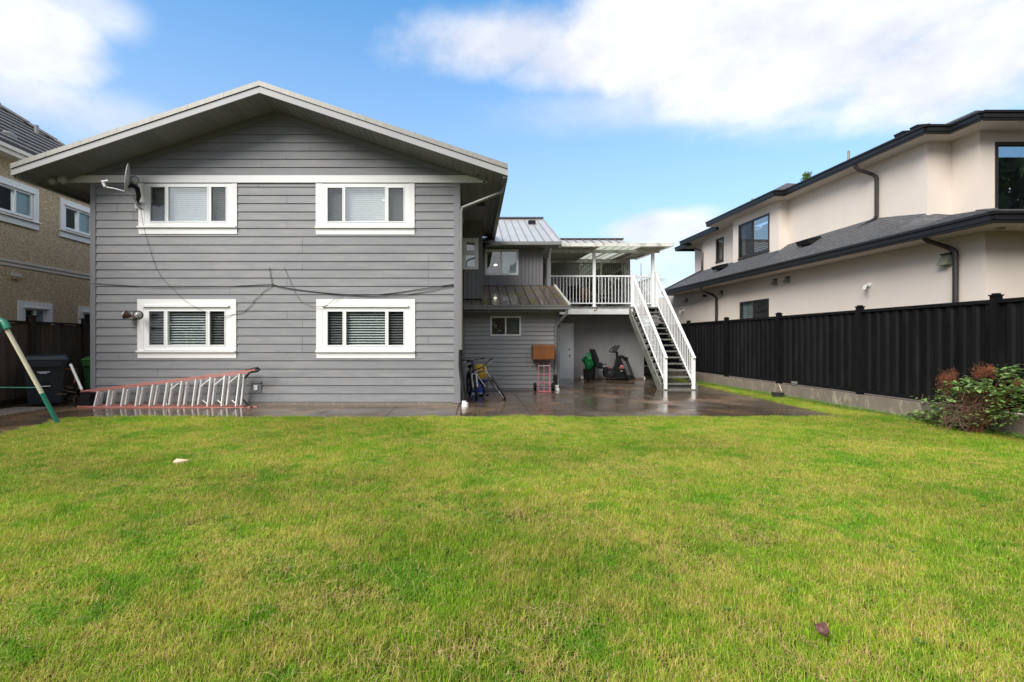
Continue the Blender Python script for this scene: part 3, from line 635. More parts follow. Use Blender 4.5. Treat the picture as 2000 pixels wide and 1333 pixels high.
MB().box(rv.x-.16, rv.x+.16, rv.y-.55, rv.y-.25, rv.z-.30, rv.z-.26).build('vent_flashing', MT['metal_lt'], house)
# under-deck wall with the white door; deck-level wall with the patio door
KY = 19.1; FK = Frame((0, KY, 0), (1, 0, 0), (0, -1, 0)); KX1 = 6.67
m = MB(); m.fbox(FK, AX1, KX1, 0, 2.50, -.2, 0); m.box(KX1-.2, KX1, KY+.2, 24, 0, 2.5); m.build('rendered_wall', MT['stucco_g'], house)
MB().fbox(FK, AX1, KX1+.01, 0, .07, 0, .012).build('wall_footing', material('rust_stained_footing', (.17, .12, .09), .7, var=.3, vs=5), house)
MB().box(7.36-.7, 7.0-.3, KY-.05, KY+.05, .0, .1).build('drain_collar', MT['pvc'], house)
dm = MB()
for r in rects(2.95, 3.90, 0, 2.20, [(3.02, 3.83, .02, 2.14)]): dm.fbox(FK, *r, .002, .05)
dr = dm.build('door', MT['white'], house)
MB().fbox(FK, 3.025, 3.825, .03, 2.13, .004, .03).build('door_leaf', material('white_door_paint', (.84, .84, .83), .5, var=.03), dr)
MB().ball(FK.p(3.74, .93, .075), .032).build('door_knob', MT['darksteel'], dr)
MB().rod(FK.p(3.74, 1.17, .03), FK.p(3.74, 1.17, .055), .03, 12).build('deadbolt', MT['darksteel'], dr)
SY = 21.5; FS = Frame((0, SY, 0), (1, 0, 0), (0, -1, 0))
def SX(px): return (px-VX)*SY/FPX
def SZ(py): return EYE+(VY-py)*SY/FPX
dz1 = SZ(511); dx0, dx1 = SX(1131), SX(1217)
m = MB()
for r in rects(ux1-.1, 6.9, 2.5, 5.30, [(dx0, dx1, 2.80, dz1)]): m.fbox(FS, *r, -.12, 0)
m.box(6.78, 6.9, SY+.12, 26, 2.5, 5.3); m.build('deck_wall', MT['vinyl'], house)
zz = [2.80+.2*k for k in range(13)]
clap(FS, house, ux1, 6.6, zz, [(dx0-.02, dx1+.02, 2.7, dz1+.02)], MT['vinyl'], lambda k: [], 'vinyl_course', dt=.002, db=.03)
MB().fbox(FS, SX(1217.5), SX(1229), 2.78, 5.25, .001, .05).build('corner_post_trim', MT['canopy'], house)
w = MB(); xm = SX(1173); pn = [(dx0+.07, xm-.04, 2.90, dz1-.07), (xm+.06, dx1-.07, 2.90, dz1-.07)]
for r in rects(dx0, dx1, 2.80, dz1, pn): w.fbox(FS, *r, -.06, .02)
sd = w.build('sliding_door', MT['corr'], house)
for p in pn: MB().fbox(FS, *p, -.012, -.008).build('pane', glass('door_glass', (.75, .78, .76), 1.5, .02, .04) if p is pn[0] else bpy.data.materials['door_glass'], sd)
b = MB(); x = dx0+.05; k = 0
while x < dx1-.05:
    b.hexa([FS.p(x, 2.85, -.09), FS.p(x+.075, 2.85, -.12), FS.p(x+.075, 2.85, -.122), FS.p(x, 2.85, -.092), FS.p(x, dz1-.05, -.09), FS.p(x+.075, dz1-.05, -.12), FS.p(x+.075, dz1-.05, -.122), FS.p(x, dz1-.05, -.092)]); x += .088
b.build('vertical_blind', MT['vblind'], sd)
MB().fbox(FS, dx0, dx1, 2.8, dz1, -.6, -.58).build('dark_interior', MT['dark'], sd)
# far roof behind the canopy
FR0, FR1 = (21.2, 5.28), (25.0, 6.70); x = 7.62
def fz(y): return FR0[1]+(FR1[1]-FR0[1])*(y-FR0[0])/(FR1[0]-FR0[0])
while x > 3.2:
    xa, xb = x-.40, x-.02
    MB().hexa([(xa, 21.2, FR0[1]-.03), (xb, 21.2, FR0[1]-.03), (xb, 25, FR1[1]-.03), (xa, 25, FR1[1]-.03), (xa, 21.2, FR0[1]), (xb, 21.2, FR0[1]), (xb, 25, FR1[1]), (xa, 25, FR1[1])]).build('roof_panel', MT['metal_lt'], house)
    MB().bar((xa-.01, 21.2, FR0[1]+.02), (xa-.01, 25, FR1[1]+.02), .02, .05).build('roof_seam', MT['gutter'], house)
    x -= .42
MB().bar((2.95, 25.0, 6.74), (7.66, 25.0, 6.74), .22, .07).build('ridge_cap', MT['rib'], house)
MB().hexa([(2.95, 25, 6.67), (7.62, 25, 6.67), (7.62, 29, 5.2), (2.95, 29, 5.2), (2.95, 25, 6.70), (7.62, 25, 6.70), (7.62, 29, 5.23), (2.95, 29, 5.23)]).build('back_roof_slope', MT['metal_lt'], house)

# ------------------------------------------------------------------ deck with canopy
DY = 17.95; DZ = 2.757
deck = thing('deck', 'raised deck with white aluminium railing and weathered white canopy over a patio door', 'deck', (4.6, 19.5, 0))
x = 2.66; 
k = 0; y = DY+.02
while y < 21.48:
    MB().box(2.62, 6.85, y, min(y+.135, 21.49), DZ-.035, DZ).build('deck_board', MT['wood_grey'], deck); y += .14
MB().box(2.62, 5.86, DY-.03, DY+.012, 2.485, DZ-.055).build('deck_fascia', MT['fbeam'], deck)
MB().box(2.62, 6.86, DY-.045, DY+.012, DZ-.05, DZ+.004).build('deck_edge', MT['wood_grey'], deck)
MB().box(6.82, 6.86, DY, 21.4, 2.50, DZ-.04).build('deck_fascia', MT['fbeam'], deck)
for k in range(6): MB().box(2.7+k*.8, 2.74+k*.8, DY+.02, 21.4, 2.50, DZ-.04).build('joist', MT['wood_grey'], deck)
def DP(px, py, y=DY): return P(px, py, y)
posts = [(1073.5, 481, 575), (1161, 488, 599), (1276, 488, 599)]
for px, p0, p1 in posts:
    c = DP(px, p0); MB().box(c.x-.05, c.x+.05, DY+.01, DY+.11, DZ, 4.86).build('canopy_post', MT['rail'], deck)
    MB().box(c.x-.075, c.x+.075, DY-.01, DY+.13, DZ, DZ+.03).build('post_foot', MT['rail'], deck)
RT = 3.90; RB = DZ+.14; YR = DY+.06
def rail_run(par, p, q, n, top=(.045, .05), bal=.02, bot=True):
    p = Vector(p); q = Vector(q)
    MB().bar(p+V(0, 0, RT), q+V(0, 0, RT), .06, .055).build('top_rail', MT['rail'], par)
    MB().bar(p+V(0, 0, RB), q+V(0, 0, RB), .035, .035).build('bottom_rail', MT['rail'], par)
    for k in range(1, n):
        c = p.lerp(q, k/n); MB().box(c.x-bal/2, c.x+bal/2, c.y-bal/2, c.y+bal/2, RB, RT-.02).build('baluster', MT['rail'], par)
rail_run(deck, (2.83, YR, 0), (4.39, YR, 0), 13); rail_run(deck, (4.49, YR, 0), (5.84, YR, 0), 11)
MB().box(5.80, 5.92, DY+.0, DY+.10, DZ-.02, RT+.05).build('newel_post', MT['rail'], deck)
MB().box(6.70, 6.80, DY+.0, DY+.10, DZ-.02, RT+.14).build('newel_post', MT['rail'], deck)
rail_run(deck, (6.77, DY+.1, 0), (6.77, 21.45, 0), 26)
gt = thing('stair_gate', 'white slatted gate across the top of the stairs', 'gate', (6.3, DY+.2, DZ))
rail_run(gt, (5.93, DY+.16, 0), (6.66, DY+.16, 0), 8, bal=.03)
# left return screen beside the wall
MB().hexa([(2.62, DY+.02, 3.05), (2.80, DY+.02, 3.05), (2.80, DY+.05, 3.05), (2.62, DY+.05, 3.05), (2.62, DY+.02, 3.78), (2.80, DY+.02, 3.88), (2.80, DY+.05, 3.88), (2.62, DY+.05, 3.78)]).build('side_screen', MT['canopy'], deck)
# canopy
CY0, CY1 = 17.4, 21.45; CZ0, CZ1 = 4.90, 5.10; CX0, CX1 = 2.69, 7.14
def cz(y): return CZ0+(CZ1-CZ0)*(y-CY0)/(CY1-CY0)
MB().box(CX0, CX1, CY0-.03, CY0, 4.88, 5.00).build('canopy_fascia', MT['canopy'], deck)
MB().hexa([(CX1-.03, CY0, 4.89), (CX1, CY0, 4.89), (CX1, CY1, 5.07), (CX1-.03, CY1, 5.07), (CX1-.03, CY0, 5.00), (CX1, CY0, 5.00), (CX1, CY1, 5.18), (CX1-.03, CY1, 5.18)]).build('canopy_fascia', MT['canopy'], deck)
MB().hexa([(CX0, CY0, 4.89), (CX0+.03, CY0, 4.89), (CX0+.03, CY1, 5.07), (CX0, CY1, 5.07), (CX0, CY0, 5.00), (CX0+.03, CY0, 5.00), (CX0+.03, CY1, 5.18), (CX0, CY1, 5.18)]).build('canopy_fascia', MT['canopy'], deck)
MT['clear'] = bpy.data.materials.new('translucent_canopy_sheet'); MT['clear'].use_nodes = True
nt = MT['clear'].node_tree; b_ = nt.nodes['Principled BSDF']; b_.inputs['Base Color'].default_value = (.75, .77, .72, 1); b_.inputs['Roughness'].default_value = .4
tr_ = nt.nodes.new('ShaderNodeBsdfTranslucent'); tr_.inputs[0].default_value = (.80, .82, .76, 1); mx_ = nt.nodes.new('ShaderNodeMixShader'); mx_.inputs[0].default_value = .65
nt.links.new(b_.outputs[0], mx_.inputs[1]); nt.links.new(tr_.outputs[0], mx_.inputs[2]); nt.links.new(mx_.outputs[0], nt.nodes['Material Output'].inputs[0])
x = CX0+.04; k = 0
while x < CX1-.08:
    xb = min(x+.30, CX1-.04); mt_ = MT['clear'] if 4.35 < x < 6.0 else MT['corr']
    MB().hexa([(x+.01, CY0, cz(CY0)), (xb-.01, CY0, cz(CY0)), (xb-.01, CY1, cz(CY1)), (x+.01, CY1, cz(CY1)), (x+.01, CY0, cz(CY0)+.012), (xb-.01, CY0, cz(CY0)+.012), (xb-.01, CY1, cz(CY1)+.012), (x+.01, CY1, cz(CY1)+.012)]).build('canopy_sheet', mt_, deck)
    MB().bar((x, CY0, cz(CY0)+.01), (x, CY1, cz(CY1)+.01), .03, .05).build('canopy_seam', mt_, deck)
    x += .30
MB().box(CX0+.05, 6.85, DY, DY+.09, 4.76, 4.865).build('canopy_beam', MT['canopy'], deck)
MB().box(CX0+.05, 6.85, 21.36, 21.44, 4.94, 5.06).build('canopy_beam', MT['canopy'], deck)
for xx in (4.42, 5.05, 5.68, 6.3): MB().bar((xx, DY+.1, 4.87), (xx, 21.36, 5.03), .05, .06).build('canopy_rafter', MT['rail'], deck)
MB().tube([(2.74, 17.42, 4.88), (2.74, 17.45, 4.72), (2.70, 17.8, 4.5), (2.70, DY-.02, 4.3), (2.70, DY-.02, 3.5), (2.82, DY-.05, 3.25)], .04, 8).build('downspout', MT['rail'], deck)
MB().tube([P(1162.5, 600, DY-.04), P(1166, 602, DY-.045), P(1164, 606, DY-.05), P(1160, 607, DY-.05)], .012, 6).build('rust_hook', MT['case'], deck)

# stairs
stair = thing('staircase', 'weathered open-tread outdoor stairs with white railings rising to the deck', 'staircase', (6.3, 16.4, 0))
SY0, SY1 = 14.95, 17.9; NR = 14; rise = DZ/NR; run = (SY1-SY0)/(NR-1)
def szl(y): return (y-SY0)/(SY1-SY0)*(DZ-rise)+rise
for k in range(NR-1):
    y = SY0+k*run; z = rise*(k+1)
    MB().box(5.77, 6.80, y-.02, y+.25, z-.045, z, ).build('tread', MT['wood_grey'], stair)
    for xx in (5.80, 6.72): MB().box(xx, xx+.05, y+.0, y+.2, z-.13, z-.047).build('tread_bracket', MT['wood_grey'], stair)
for xx in (5.71, 6.81):
    MB().prism([(xx, SY0-.04, 0), (xx, SY0+.22, 0), (xx, SY1+.02, DZ-.38), (xx, SY1+.02, DZ-.06), (xx, SY0-.04, .17)], (.05, 0, 0)).build('stringer', MT['wood_grey'], stair)
MB().box(5.75, 6.85, SY0-.12, SY0+.25, 0.001, .028).build('base_plate', MT['wood_grey'], stair)
MB().box(5.79, 6.79, SY0+.10, SY0+.14, .03, .15).build('riser', MT['wood_grey'], stair)
for xx in (5.87, 6.73):
    MB().box(xx-.045, xx+.045, SY0-.06, SY0+.03, .028, 1.0).build('newel_post', MT['rail'], stair)
    yT = DY+.0; yt0 = SY0-.1
    MB().bar((xx, yt0, .99-.02), (xx, yT, RT), .075, .055).build('hand_rail', MT['rail'], stair)
    MB().bar((xx, SY0+.02, .24), (xx, yT, 2.93), .035, .04).build('bottom_rail', MT['rail'], stair)
    n = 24
    for k in range(1, n):
        y = SY0+.02+(yT-SY0)*k/n; t = (y-SY0)/(yT-SY0)
        MB().box(xx-.01, xx+.01, y-.01, y+.01, .24+t*(2.93-.24), .97+t*(RT-.97)-.01).build('baluster', MT['rail'], stair)
# ------------------------------------------------------------------ right neighbour
def NF(x0): return Frame((x0, 0, 0), (SK, 1, 0), (-1, 0, 0))          # a = Y, d towards our yard
def NP(x0, Y, Z): return Vector((NX(x0, Y), Y, Z))
rh = thing('stucco_house', 'cream stucco two-storey house with charcoal roofs and black gutters behind the black fence', 'house', (10.5, 16, 0))
def wallrun(par, x0, Ya, Yb, z0, z1, holes, mat, name='wall', th=.25):
    F = NF(x0); m = MB()
    for r in rects(Ya, Yb, z0, z1, holes): m.fbox(F, *r, -th, 0)
    return m.build(name, mat, par)
def yz(px, py, x0): Y = NY(px, x0); return Y, ZZ(py, Y)
XL = 10.3
# lower windows
ya, z1 = yz(1502, 583, XL); yb = NY(1445.5, XL); lw = (ya, yb, z1-1.25, z1)
wallrun(rh, XL, 9.48, 26, 0, 3.70, [lw], MT['stucco_r'])
fw = MB(); fw.box(NX(XL, 9.48)+.25, 20, 9.48, 9.73, 0, 3.70); fw.build('wall', MT['stucco_r'], rh)
def dwin(x0, hole, split=.5, fm=None, mats=(None, None), gl=(None, None), fw=.055, d=.02):
    F = NF(x0); Y0, Y1, Z0, Z1 = hole; w = MB(); xm = Y0+(Y1-Y0)*split
    pn = [(Y0+fw, xm-fw*.5, Z0+fw, Z1-fw), (xm+fw*.5, Y1-fw, Z0+fw, Z1-fw)] if split else [(Y0+fw, Y1-fw, Z0+fw, Z1-fw)]
    for r in rects(Y0, Y1, Z0, Z1, pn): w.fbox(F, *r, -.08, d)
    win = w.build('window', fm or MT['dspout'], rh)
    for p, g_ in zip(pn, gl):
        MB().fbox(F, *p, -.02, -.015).build('pane', g_ or MT['glass'], win)
    MB().fbox(F, Y0, Y1, Z0, Z1, -.9, -.88).build('dark_interior', MT['dark'], win)
    MB().fbox(F, Y0-.01, Y1+.01, Z0-.05, Z0-.002, -.01, .045).build('sill', fm or MT['dspout'], win)
    return win, pn
w_, p_ = dwin(XL, lw)
b = MB(); z = p_[1][2]
while z < p_[1][3]: b.fbox(NF(XL), p_[1][0], p_[1][1], z, z+.05, -.10, -.09); z += .075
b.build('blind', material('grey_blind', (.30, .33, .34), .5), w_)
# upper walls : near, mid, bump, B, C
UWT = 6.12
x_n, x_m, x_b, x_B, x_C = 11.39, 10.83, 10.52, 10.95, 11.39
wallrun(rh, x_n, 10.6, 11.2, 3.9, UWT, [], MT['stucco_r'])
hb = (NY(1503, x_b), NY(1443, x_b)); ty = NY(1503, x_b); zt_ = ZZ(416, ty); zb_ = ZZ(489, ty); HB = (hb[0], hb[1], zb_, zt_)
hs = (NY(1413.5, x_B), NY(1399, x_B)); zt2 = ZZ(462.5, hs[0]); zb2 = ZZ(508, hs[0]); HS = (hs[0], hs[1], zb2, zt2)
wallrun(rh, x_m, 11.2, 16.0, 3.9, UWT, [], MT['stucco_r'])
wallrun(rh, x_b, 15.9, 18.54, 3.9, UWT, [HB], MT['stucco_r'])
for xa_, xb_, yj in ((x_m, x_n, 11.2), (x_b, x_m, 15.9)): MB().box(NX(xa_, yj)+.02, NX(xb_, yj)+.3, yj+.001, yj+.25, 3.9, UWT).build('wall', MT['stucco_r'], rh)
wallrun(rh, x_B, 18.54, 21.7, 3.9, UWT, [HS], MT['stucco_r'])
wallrun(rh, x_C, 21.6, 23.3, 3.9, UWT, [], MT['stucco_r'])
c = MB(); c.box(NX(x_n, 10.6)+.25, 20, 10.6, 10.85, 3.9, UWT); 
c2 = MB(); wY = NX(0, 10.6); X0w = (1943-VX)*10.6/FPX
Ff = Frame((0, 10.6, 0), (1, 0, 0), (0, -1, 0)); HWn = (X0w, X0w+2.0, 4.22, ZZ(278, 10.6))
m = MB()
for r in rects(NX(x_n, 10.6)+.25, 20, 3.9, UWT, [HWn]): m.fbox(Ff, *r, -.25, 0)
m.build('wall', MT['stucco_r'], rh)
m = MB()
pn = [(HWn[0]+.06, HWn[0]+.97, HWn[2]+.06, HWn[3]-.07), (HWn[0]+1.03, HWn[1]-.06, HWn[2]+.06, HWn[3]-.07)]
for r in rects(*HWn, pn): m.fbox(Ff, *r, -.08, .02)
wn = m.build('window', MT['dspout'], rh)
for p in pn: MB().fbox(Ff, *p, -.02, -.015).build('pane', MT['gloss'], wn)
MB().fbox(Ff, *HWn, -.9, -.88).build('dark_interior', MT['dark'], wn)
w_, p_ = dwin(x_b, HB, .54, gl=(MT['gloss'], MT['glass']))
MB().fbox(NF(x_b), *p_[1], .0, .005).build('insect_screen', MT['screen'], w_)
dwin(x_B, HS, 0)
MB().box(NX(x_n, 10.6)+3, 20, 23.1, 23.3, 0, UWT).build('wall', MT['stucco_r'], rh)
MB().hexa([NP(12.4, 11.8, 0), NP(12.5, 11.8, 0), NP(12.5, 23, 0), NP(12.4, 23, 0), NP(12.4, 11.8, 6.1), NP(12.5, 11.8, 6.1), NP(12.5, 23, 6.1), NP(12.4, 23, 6.1)]).build('dark_interior', MT['dark'], rh)
# eaves : gutters and soffits
def gutter(par, pts, z0, z1, w=.12, name='eave_gutter'):
    for p, q in zip(pts, pts[1:]):
        p = Vector((*p, (z0+z1)/2)); q = Vector((*q, (z0+z1)/2)); h = z1-z0
        t = (q-p).normalized(); n = Vector((0, 0, 1)).cross(t)*1.0
        m = MB()
        m.bar(p-t*.0, q+t*.0, w, h*.55, ); 
        m.bar(p+V(0, 0, h*.36)-t*.02, q+V(0, 0, h*.36)+t*.02, w+.05, h*.22); m.bar(p-V(0, 0, h*.32), q-V(0, 0, h*.32), w-.03, h*.36)
        m.build(name, MT['black'], par)
e_n, e_m, e_b, e_B, e_C = 10.94, 10.40, 10.09, 10.5, 10.94
ZU = 6.10
def E(x0, Y): return (NX(x0, Y), Y)
up = [(20, 10.14), E(e_n, 10.14), E(e_n, 10.80), E(e_m, 10.80), E(e_m, 15.45), E(e_b, 15.45), E(e_b, 19.6), E(e_B, 19.6)]
gutter(rh, up, ZU, ZU+.19)
gutter(rh, [E(e_B, 19.62), E(e_B, 22.8), E(e_C, 22.8), E(e_C, 24.3), (16, 24.3)], ZU-.12, ZU+.07)
sf = MB()
for x0, Ya, Yb in ((e_n, 10.14, 10.80), (e_m, 10.80, 15.45), (e_b, 15.45, 19.6), (e_B, 19.6, 22.8), (e_C, 22.8, 24.3)):
    sf.hexa([NP(x0, Ya, ZU-.01), NP(x0+1.8, Ya, ZU-.01), NP(x0+1.8, Yb, ZU-.01), NP(x0, Yb, ZU-.01), NP(x0, Ya, ZU+.03), NP(x0+1.8, Ya, ZU+.03), NP(x0+1.8, Yb, ZU+.03), NP(x0, Yb, ZU+.03)])
sf.box(NX(e_n, 10.2)+1.8, 20, 10.14, 10.9, ZU-.01, ZU+.03); sf.build('soffit', MT['soffit_r'], rh)
def strips(par, lo, hi, n, mat, name, thick=.014, kind='stuff', lift=.012):
    """shingle courses between a lower and an upper polyline of points"""
    m = MB()
    for i in range(n):
        a, b_ = i/n, (i+1)/n+.15/n
        for j in range(len(lo)-1):
            p0, p1 = lo[j].lerp(hi[j], a), lo[j+1].lerp(hi[j+1], a); q0, q1 = lo[j].lerp(hi[j], b_), lo[j+1].lerp(hi[j+1], b_)
            u = V(0, 0, lift)
            m.hexa([p0, p1, q1, q0, p0+u+V(0, 0, thick), p1+u+V(0, 0, thick), q1+V(0, 0, .004), q0+V(0, 0, .004)])
    return m.build(name, mat, par, kind=kind) if kind else m.build(name, mat, par)
zl = 3.86
lo = [NP(9.70, y, zl) for y in (8.80, 10.2, 11.0, 12.6, 15.8)]
hi = [NP(11.42, 10.62, 4.33), NP(11.42, 11.2, 4.40), NP(10.86, 11.25, 4.45), NP(10.86, 12.6, 4.69), NP(10.86, 15.9, 4.67)]
strips(rh, lo, hi, 13, MT['shingle'], 'lower_roof')
lo = [NP(9.70, y, zl) for y in (15.8, 16.0, 18.54)]; hi = [NP(10.55, y, 4.48) for y in (15.9, 16.0, 18.56)]
strips(rh, lo, hi, 13, MT['shingle'], 'lower_roof')
lo = [NP(9.70, y, zl) for y in (18.54, 22.9)]; hi = [NP(10.98, 18.54, 4.64), NP(10.98, 21.7, 4.64)]
strips(rh, lo, hi, 13, MT['shingle'], 'lower_roof')
strips(rh, [NP(9.7, 22.9, zl), NP(14, 22.9, zl)], [NP(10.98, 21.7, 4.64), NP(14, 21.7, 4.64)], 10, MT['shingle'], 'lower_roof')
strips(rh, [V(20, 8.8, zl), NP(9.7, 8.8, zl)], [V(20, 10.6, 4.33), NP(11.42, 10.62, 4.33)], 10, MT['shingle'], 'lower_roof')
MB().bar(NP(9.72, 22.88, zl+.04), NP(10.98, 21.7, 4.69), .14, .03).build('hip_cap', MT['shingle'], rh)
MB().bar(NP(9.72, 8.83, zl+.03), NP(11.42, 10.62, 4.36), .14, .03).build('hip_cap', MT['shingle'], rh)
gutter(rh, [(20, 8.80), E(9.70, 8.80), E(9.70, 22.9), (14, 22.9)], 3.64, 3.84)
sf = MB(); sf.hexa([NP(9.72, 8.8, 3.63), NP(10.35, 8.8, 3.63), NP(10.35, 22.9, 3.63), NP(9.72, 22.9, 3.63), NP(9.72, 8.8, 3.66), NP(10.35, 8.8, 3.66), NP(10.35, 22.9, 3.66), NP(9.72, 22.9, 3.66)])
sf.box(NX(10.35, 9), 20, 8.82, 9.5, 3.63, 3.66); sf.build('soffit', MT['soffit_r'], rh)
for X in (10.45, 11.25): 
    MB().rod((X-.55, 9.15, 3.60), (X-.55, 9.15, 3.632), .07, 14).build('soffit_lamp', MT['lens'], rh)
# upper roof
ps = .42
def upr(x0, Ya, Yb, z): 
    strips(rh, [NP(x0+.02, Ya, z), NP(x0+.02, Yb, z)], [NP(x0+3.6, Ya+(.0 if True else 0), z+3.6*ps), NP(x0+3.6, Yb, z+3.6*ps)], 18, MT['shingle'], 'upper_roof')
def hipface(x0, Ya, z, dx=3.4):
    return
strips(rh, [NP(e_n, 10.14, ZU+.18), NP(e_n, 11.7, ZU+.18)], [NP(e_n+1.2, 11.4, ZU+.18+.60), NP(e_n+1.2, 12.2, ZU+.18+.60)], 8, MT['shingle'], 'upper_roof')
strips(rh, [NP(e_m, 10.80, ZU+.18), NP(e_m, 15.45, ZU+.18)], [NP(e_m+1.1, 11.9, ZU+.18+1.1*.44), NP(e_m+1.1, 15.0, ZU+.18+1.1*.44)], 14, MT['shingle'], 'upper_roof')
strips(rh, [NP(e_b, 15.45, ZU+.18), NP(e_b, 19.6, ZU+.18)], [NP(e_b+1.3, 16.75, ZU+.18+1.3*.50), NP(e_b+1.3, 18.3, ZU+.18+1.3*.46)], 8, MT['shingle'], 'upper_roof')
strips(rh, [NP(e_B, 19.6, ZU+.06), NP(e_B, 22.8, ZU+.06)], [NP(e_B+2, 19.6, ZU+.8), NP(e_B+2, 21.8, ZU+.8)], 8, MT['shingle'], 'upper_roof')
strips(rh, [NP(e_m+1.6, 15.45, ZU+.18), NP(e_b, 15.45, ZU+.18)], [NP(e_b+1.4, 16.75, ZU+.18+.64), NP(e_b+1.3, 16.75, ZU+.18+.65)], 8, MT['shingle'], 'upper_roof')
strips(rh, [NP(e_n+2.6, 10.14, ZU+.18), NP(e_n, 10.14, ZU+.18)], [NP(e_n+1.3, 11.4, ZU+.18+.60), NP(e_n+1.2, 11.4, ZU+.18+.60)], 8, MT['shingle'], 'upper_roof')
def rv2(px, py, x0, h):
    Y = NY(px, x0); z = ZZ(py, Y); return NP(x0, Y, z)
p0 = rv2(1657.5, 316, 10.9, 0); MB().rod(p0-V(0, 0, .1), p0+V(0, 0, .30), .03, 10).build('vent_pipe', MT['gutter'], rh)
p0 = rv2(1469, 398, 10.5, 0); MB().rod(p0-V(0, 0, .1), p0+V(0, 0, .17), .035, 10).build('vent_pipe', MT['gutter'], rh)
for px, py, l in ((1672, 311, .22), (1765, 262, .2), (1795, 249, .14)):
    p0 = rv2(px, py, 10.75, 0); MB().hexa([p0+V(-.1, -l/2, -.10), p0+V(.3, -l/2, -.10), p0+V(.3, l/2, -.10), p0+V(-.1, l/2, -.10), p0+V(-.14, -l/2-.03, .02), p0+V(.2, -l/2, .06), p0+V(.2, l/2, .06), p0+V(-.14, l/2+.03, .02)]).build('roof_vent', MT['charcoal'], rh)
for px, py in ((1403, 524), (1576, 475)):
    x0 = 10.35; Y = NY(px, x0); p0 = NP(x0, Y, ZZ(py, Y)); MB().hexa([p0+V(-.1, -.25, -.06), p0+V(.25, -.25, -.02), p0+V(.25, .25, -.02), p0+V(-.1, .25, -.06), p0+V(-.16, -.27, .07), p0+V(.25, -.25, .16), p0+V(.25, .25, .16), p0+V(-.16, .27, .07)]).build('roof_vent', MT['charcoal'], rh)
# downspouts
def dsp(par, pts, r=.045, mt='dspout'): MB().tube(pts, r, 8).build('downspout', MT[mt], par)
def NPx(px, py, x0): Y = NY(px, x0); return NP(x0, Y, ZZ(py, Y))
dsp(rh, [NPx(1670, 318, e_m), NPx(1671, 327, e_m+.01), NPx(1679, 333, e_m+.08), NPx(1704, 341, 10.74), NPx(1711, 346, 10.76), NPx(1712, 352, 10.76), NPx(1712, 424, 10.76)])
dsp(rh, [NPx(1712, 420, 10.76), NPx(1708, 428, 10.73), NPx(1652, 461, 10.45), NPx(1580, 492, 9.98), NPx(1560, 503, 9.82), NPx(1556, 508, 9.78)], .04)
dsp(rh, [NPx(1806, 460, 9.70), NPx(1806, 466, 9.72), NPx(1812, 471, 9.78), NPx(1853, 484, 10.18), NPx(1865, 491, 10.22), NPx(1866, 500, 10.22), NPx(1866, 640, 10.22)], .05)
dsp(rh, [NPx(1369, 562, 9.70), NPx(1370, 568, 9.72), NPx(1392, 576, 10.18), NPx(1399, 582, 10.22), NPx(1399, 650, 10.22)], .05)
dsp(rh, [NPx(1350, 478, e_B), NPx(1351, 483, e_B+.03), NPx(1367, 489, 10.85), NPx(1371, 493, 10.87), NPx(1371, 528, 10.87)], .045)
for px, py in ((1515.5, 552), (1540, 547.5), (1411, 574), (1342, 587), (1852, 508)):
    Y = NY(px, XL); p = NP(XL, Y, ZZ(py, Y)); s = .075 if px < 1800 else .11
    m = MB(); m.hexa([p+V(-.16, -s, -s), p+V(-.005, -s, -s), p+V(-.005, s, -s), p+V(-.16, s, -s), p+V(-.04, -s*.8, s), p+V(-.005, -s*.8, s), p+V(-.005, s*.8, s), p+V(-.04, s*.8, s)])
    o = m.build('vent_hood', material('olive_vent_hood', (.20, .21, .16), .4) if 'olive_vent_hood' not in bpy.data.materials else bpy.data.materials['olive_vent_hood'], rh)
    MB().hexa([p+V(-.07, -s, s), p+V(-.005, -s, s), p+V(-.005, s, s), p+V(-.07, s, s), p+V(-.07, -s, s+.03), p+V(-.005, -s, s+.03), p+V(-.005, s, s+.03), p+V(-.07, s, s+.03)]).build('hood_cap', MT['black'], o)
MB().rod(NPx(1373, 578, XL-.05), NPx(1378, 578, XL-.05), .05, 8).build('wall_vent', MT['black'], rh)
def camera_thing(px, py, lab, grp):
    Y = NY(px, XL); p = NP(XL, Y, ZZ(py, Y)); t = thing('security_camera', lab, 'security camera', p, grp)
    MB().rod(p+V(-.002, 0, .04), p+V(-.03, 0, .04), .06, 14).build('mount_plate', MT['white'], t)
    MB().tube([p+V(-.03, 0, .04), p+V(-.10, 0, .03), p+V(-.12, -.02, -.01)], .022, 8).build('arm', MT['white'], t)
    MB().rod(p+V(-.06, .06, .02), p+V(-.22, -.10, -.05), .038, 12).build('camera_body', MT['white'], t)
camera_thing(1699, 560, 'small white security camera on the cream wall above the longest stretch of black fence', 'wall cameras')
camera_thing(1335, 609, 'small white security camera on the cream wall just right of the stair top', 'wall cameras')

# ------------------------------------------------------------------ black metal fence on a concrete curb wall
FX0 = 8.856
fence = thing('metal_fence', 'tall black corrugated metal fence with capped posts on a low concrete wall', 'fence', (8.4, 12, 0))
def FPt(off, Y, Z): return NP(FX0+off, Y, Z)
posts = [5.34, 7.99, 10.69, 13.38, 15.98, 18.6, 21.2, 23.8, 26.4]
FFn = NF(FX0)
prof = [(0, 0), (.035, .03), (.105, .03), (.14, 0), (.22, 0)]
def ribmesh():
    m = MB(); th = .004
    for (a0, d0), (a1, d1) in zip(prof, prof[1:]):
        p = [(-d0, a0), (-d1, a1)]
        m.hexa([(-d0, a0, 0), (-d1, a1, 0), (-d1+th, a1, 0), (-d0+th, a0, 0), (-d0, a0, 1.70), (-d1, a1, 1.70), (-d1+th, a1, 1.70), (-d0+th, a0, 1.70)])
    return m.mesh('fence_sheet', MT['fence_b'])
rmsh = ribmesh()
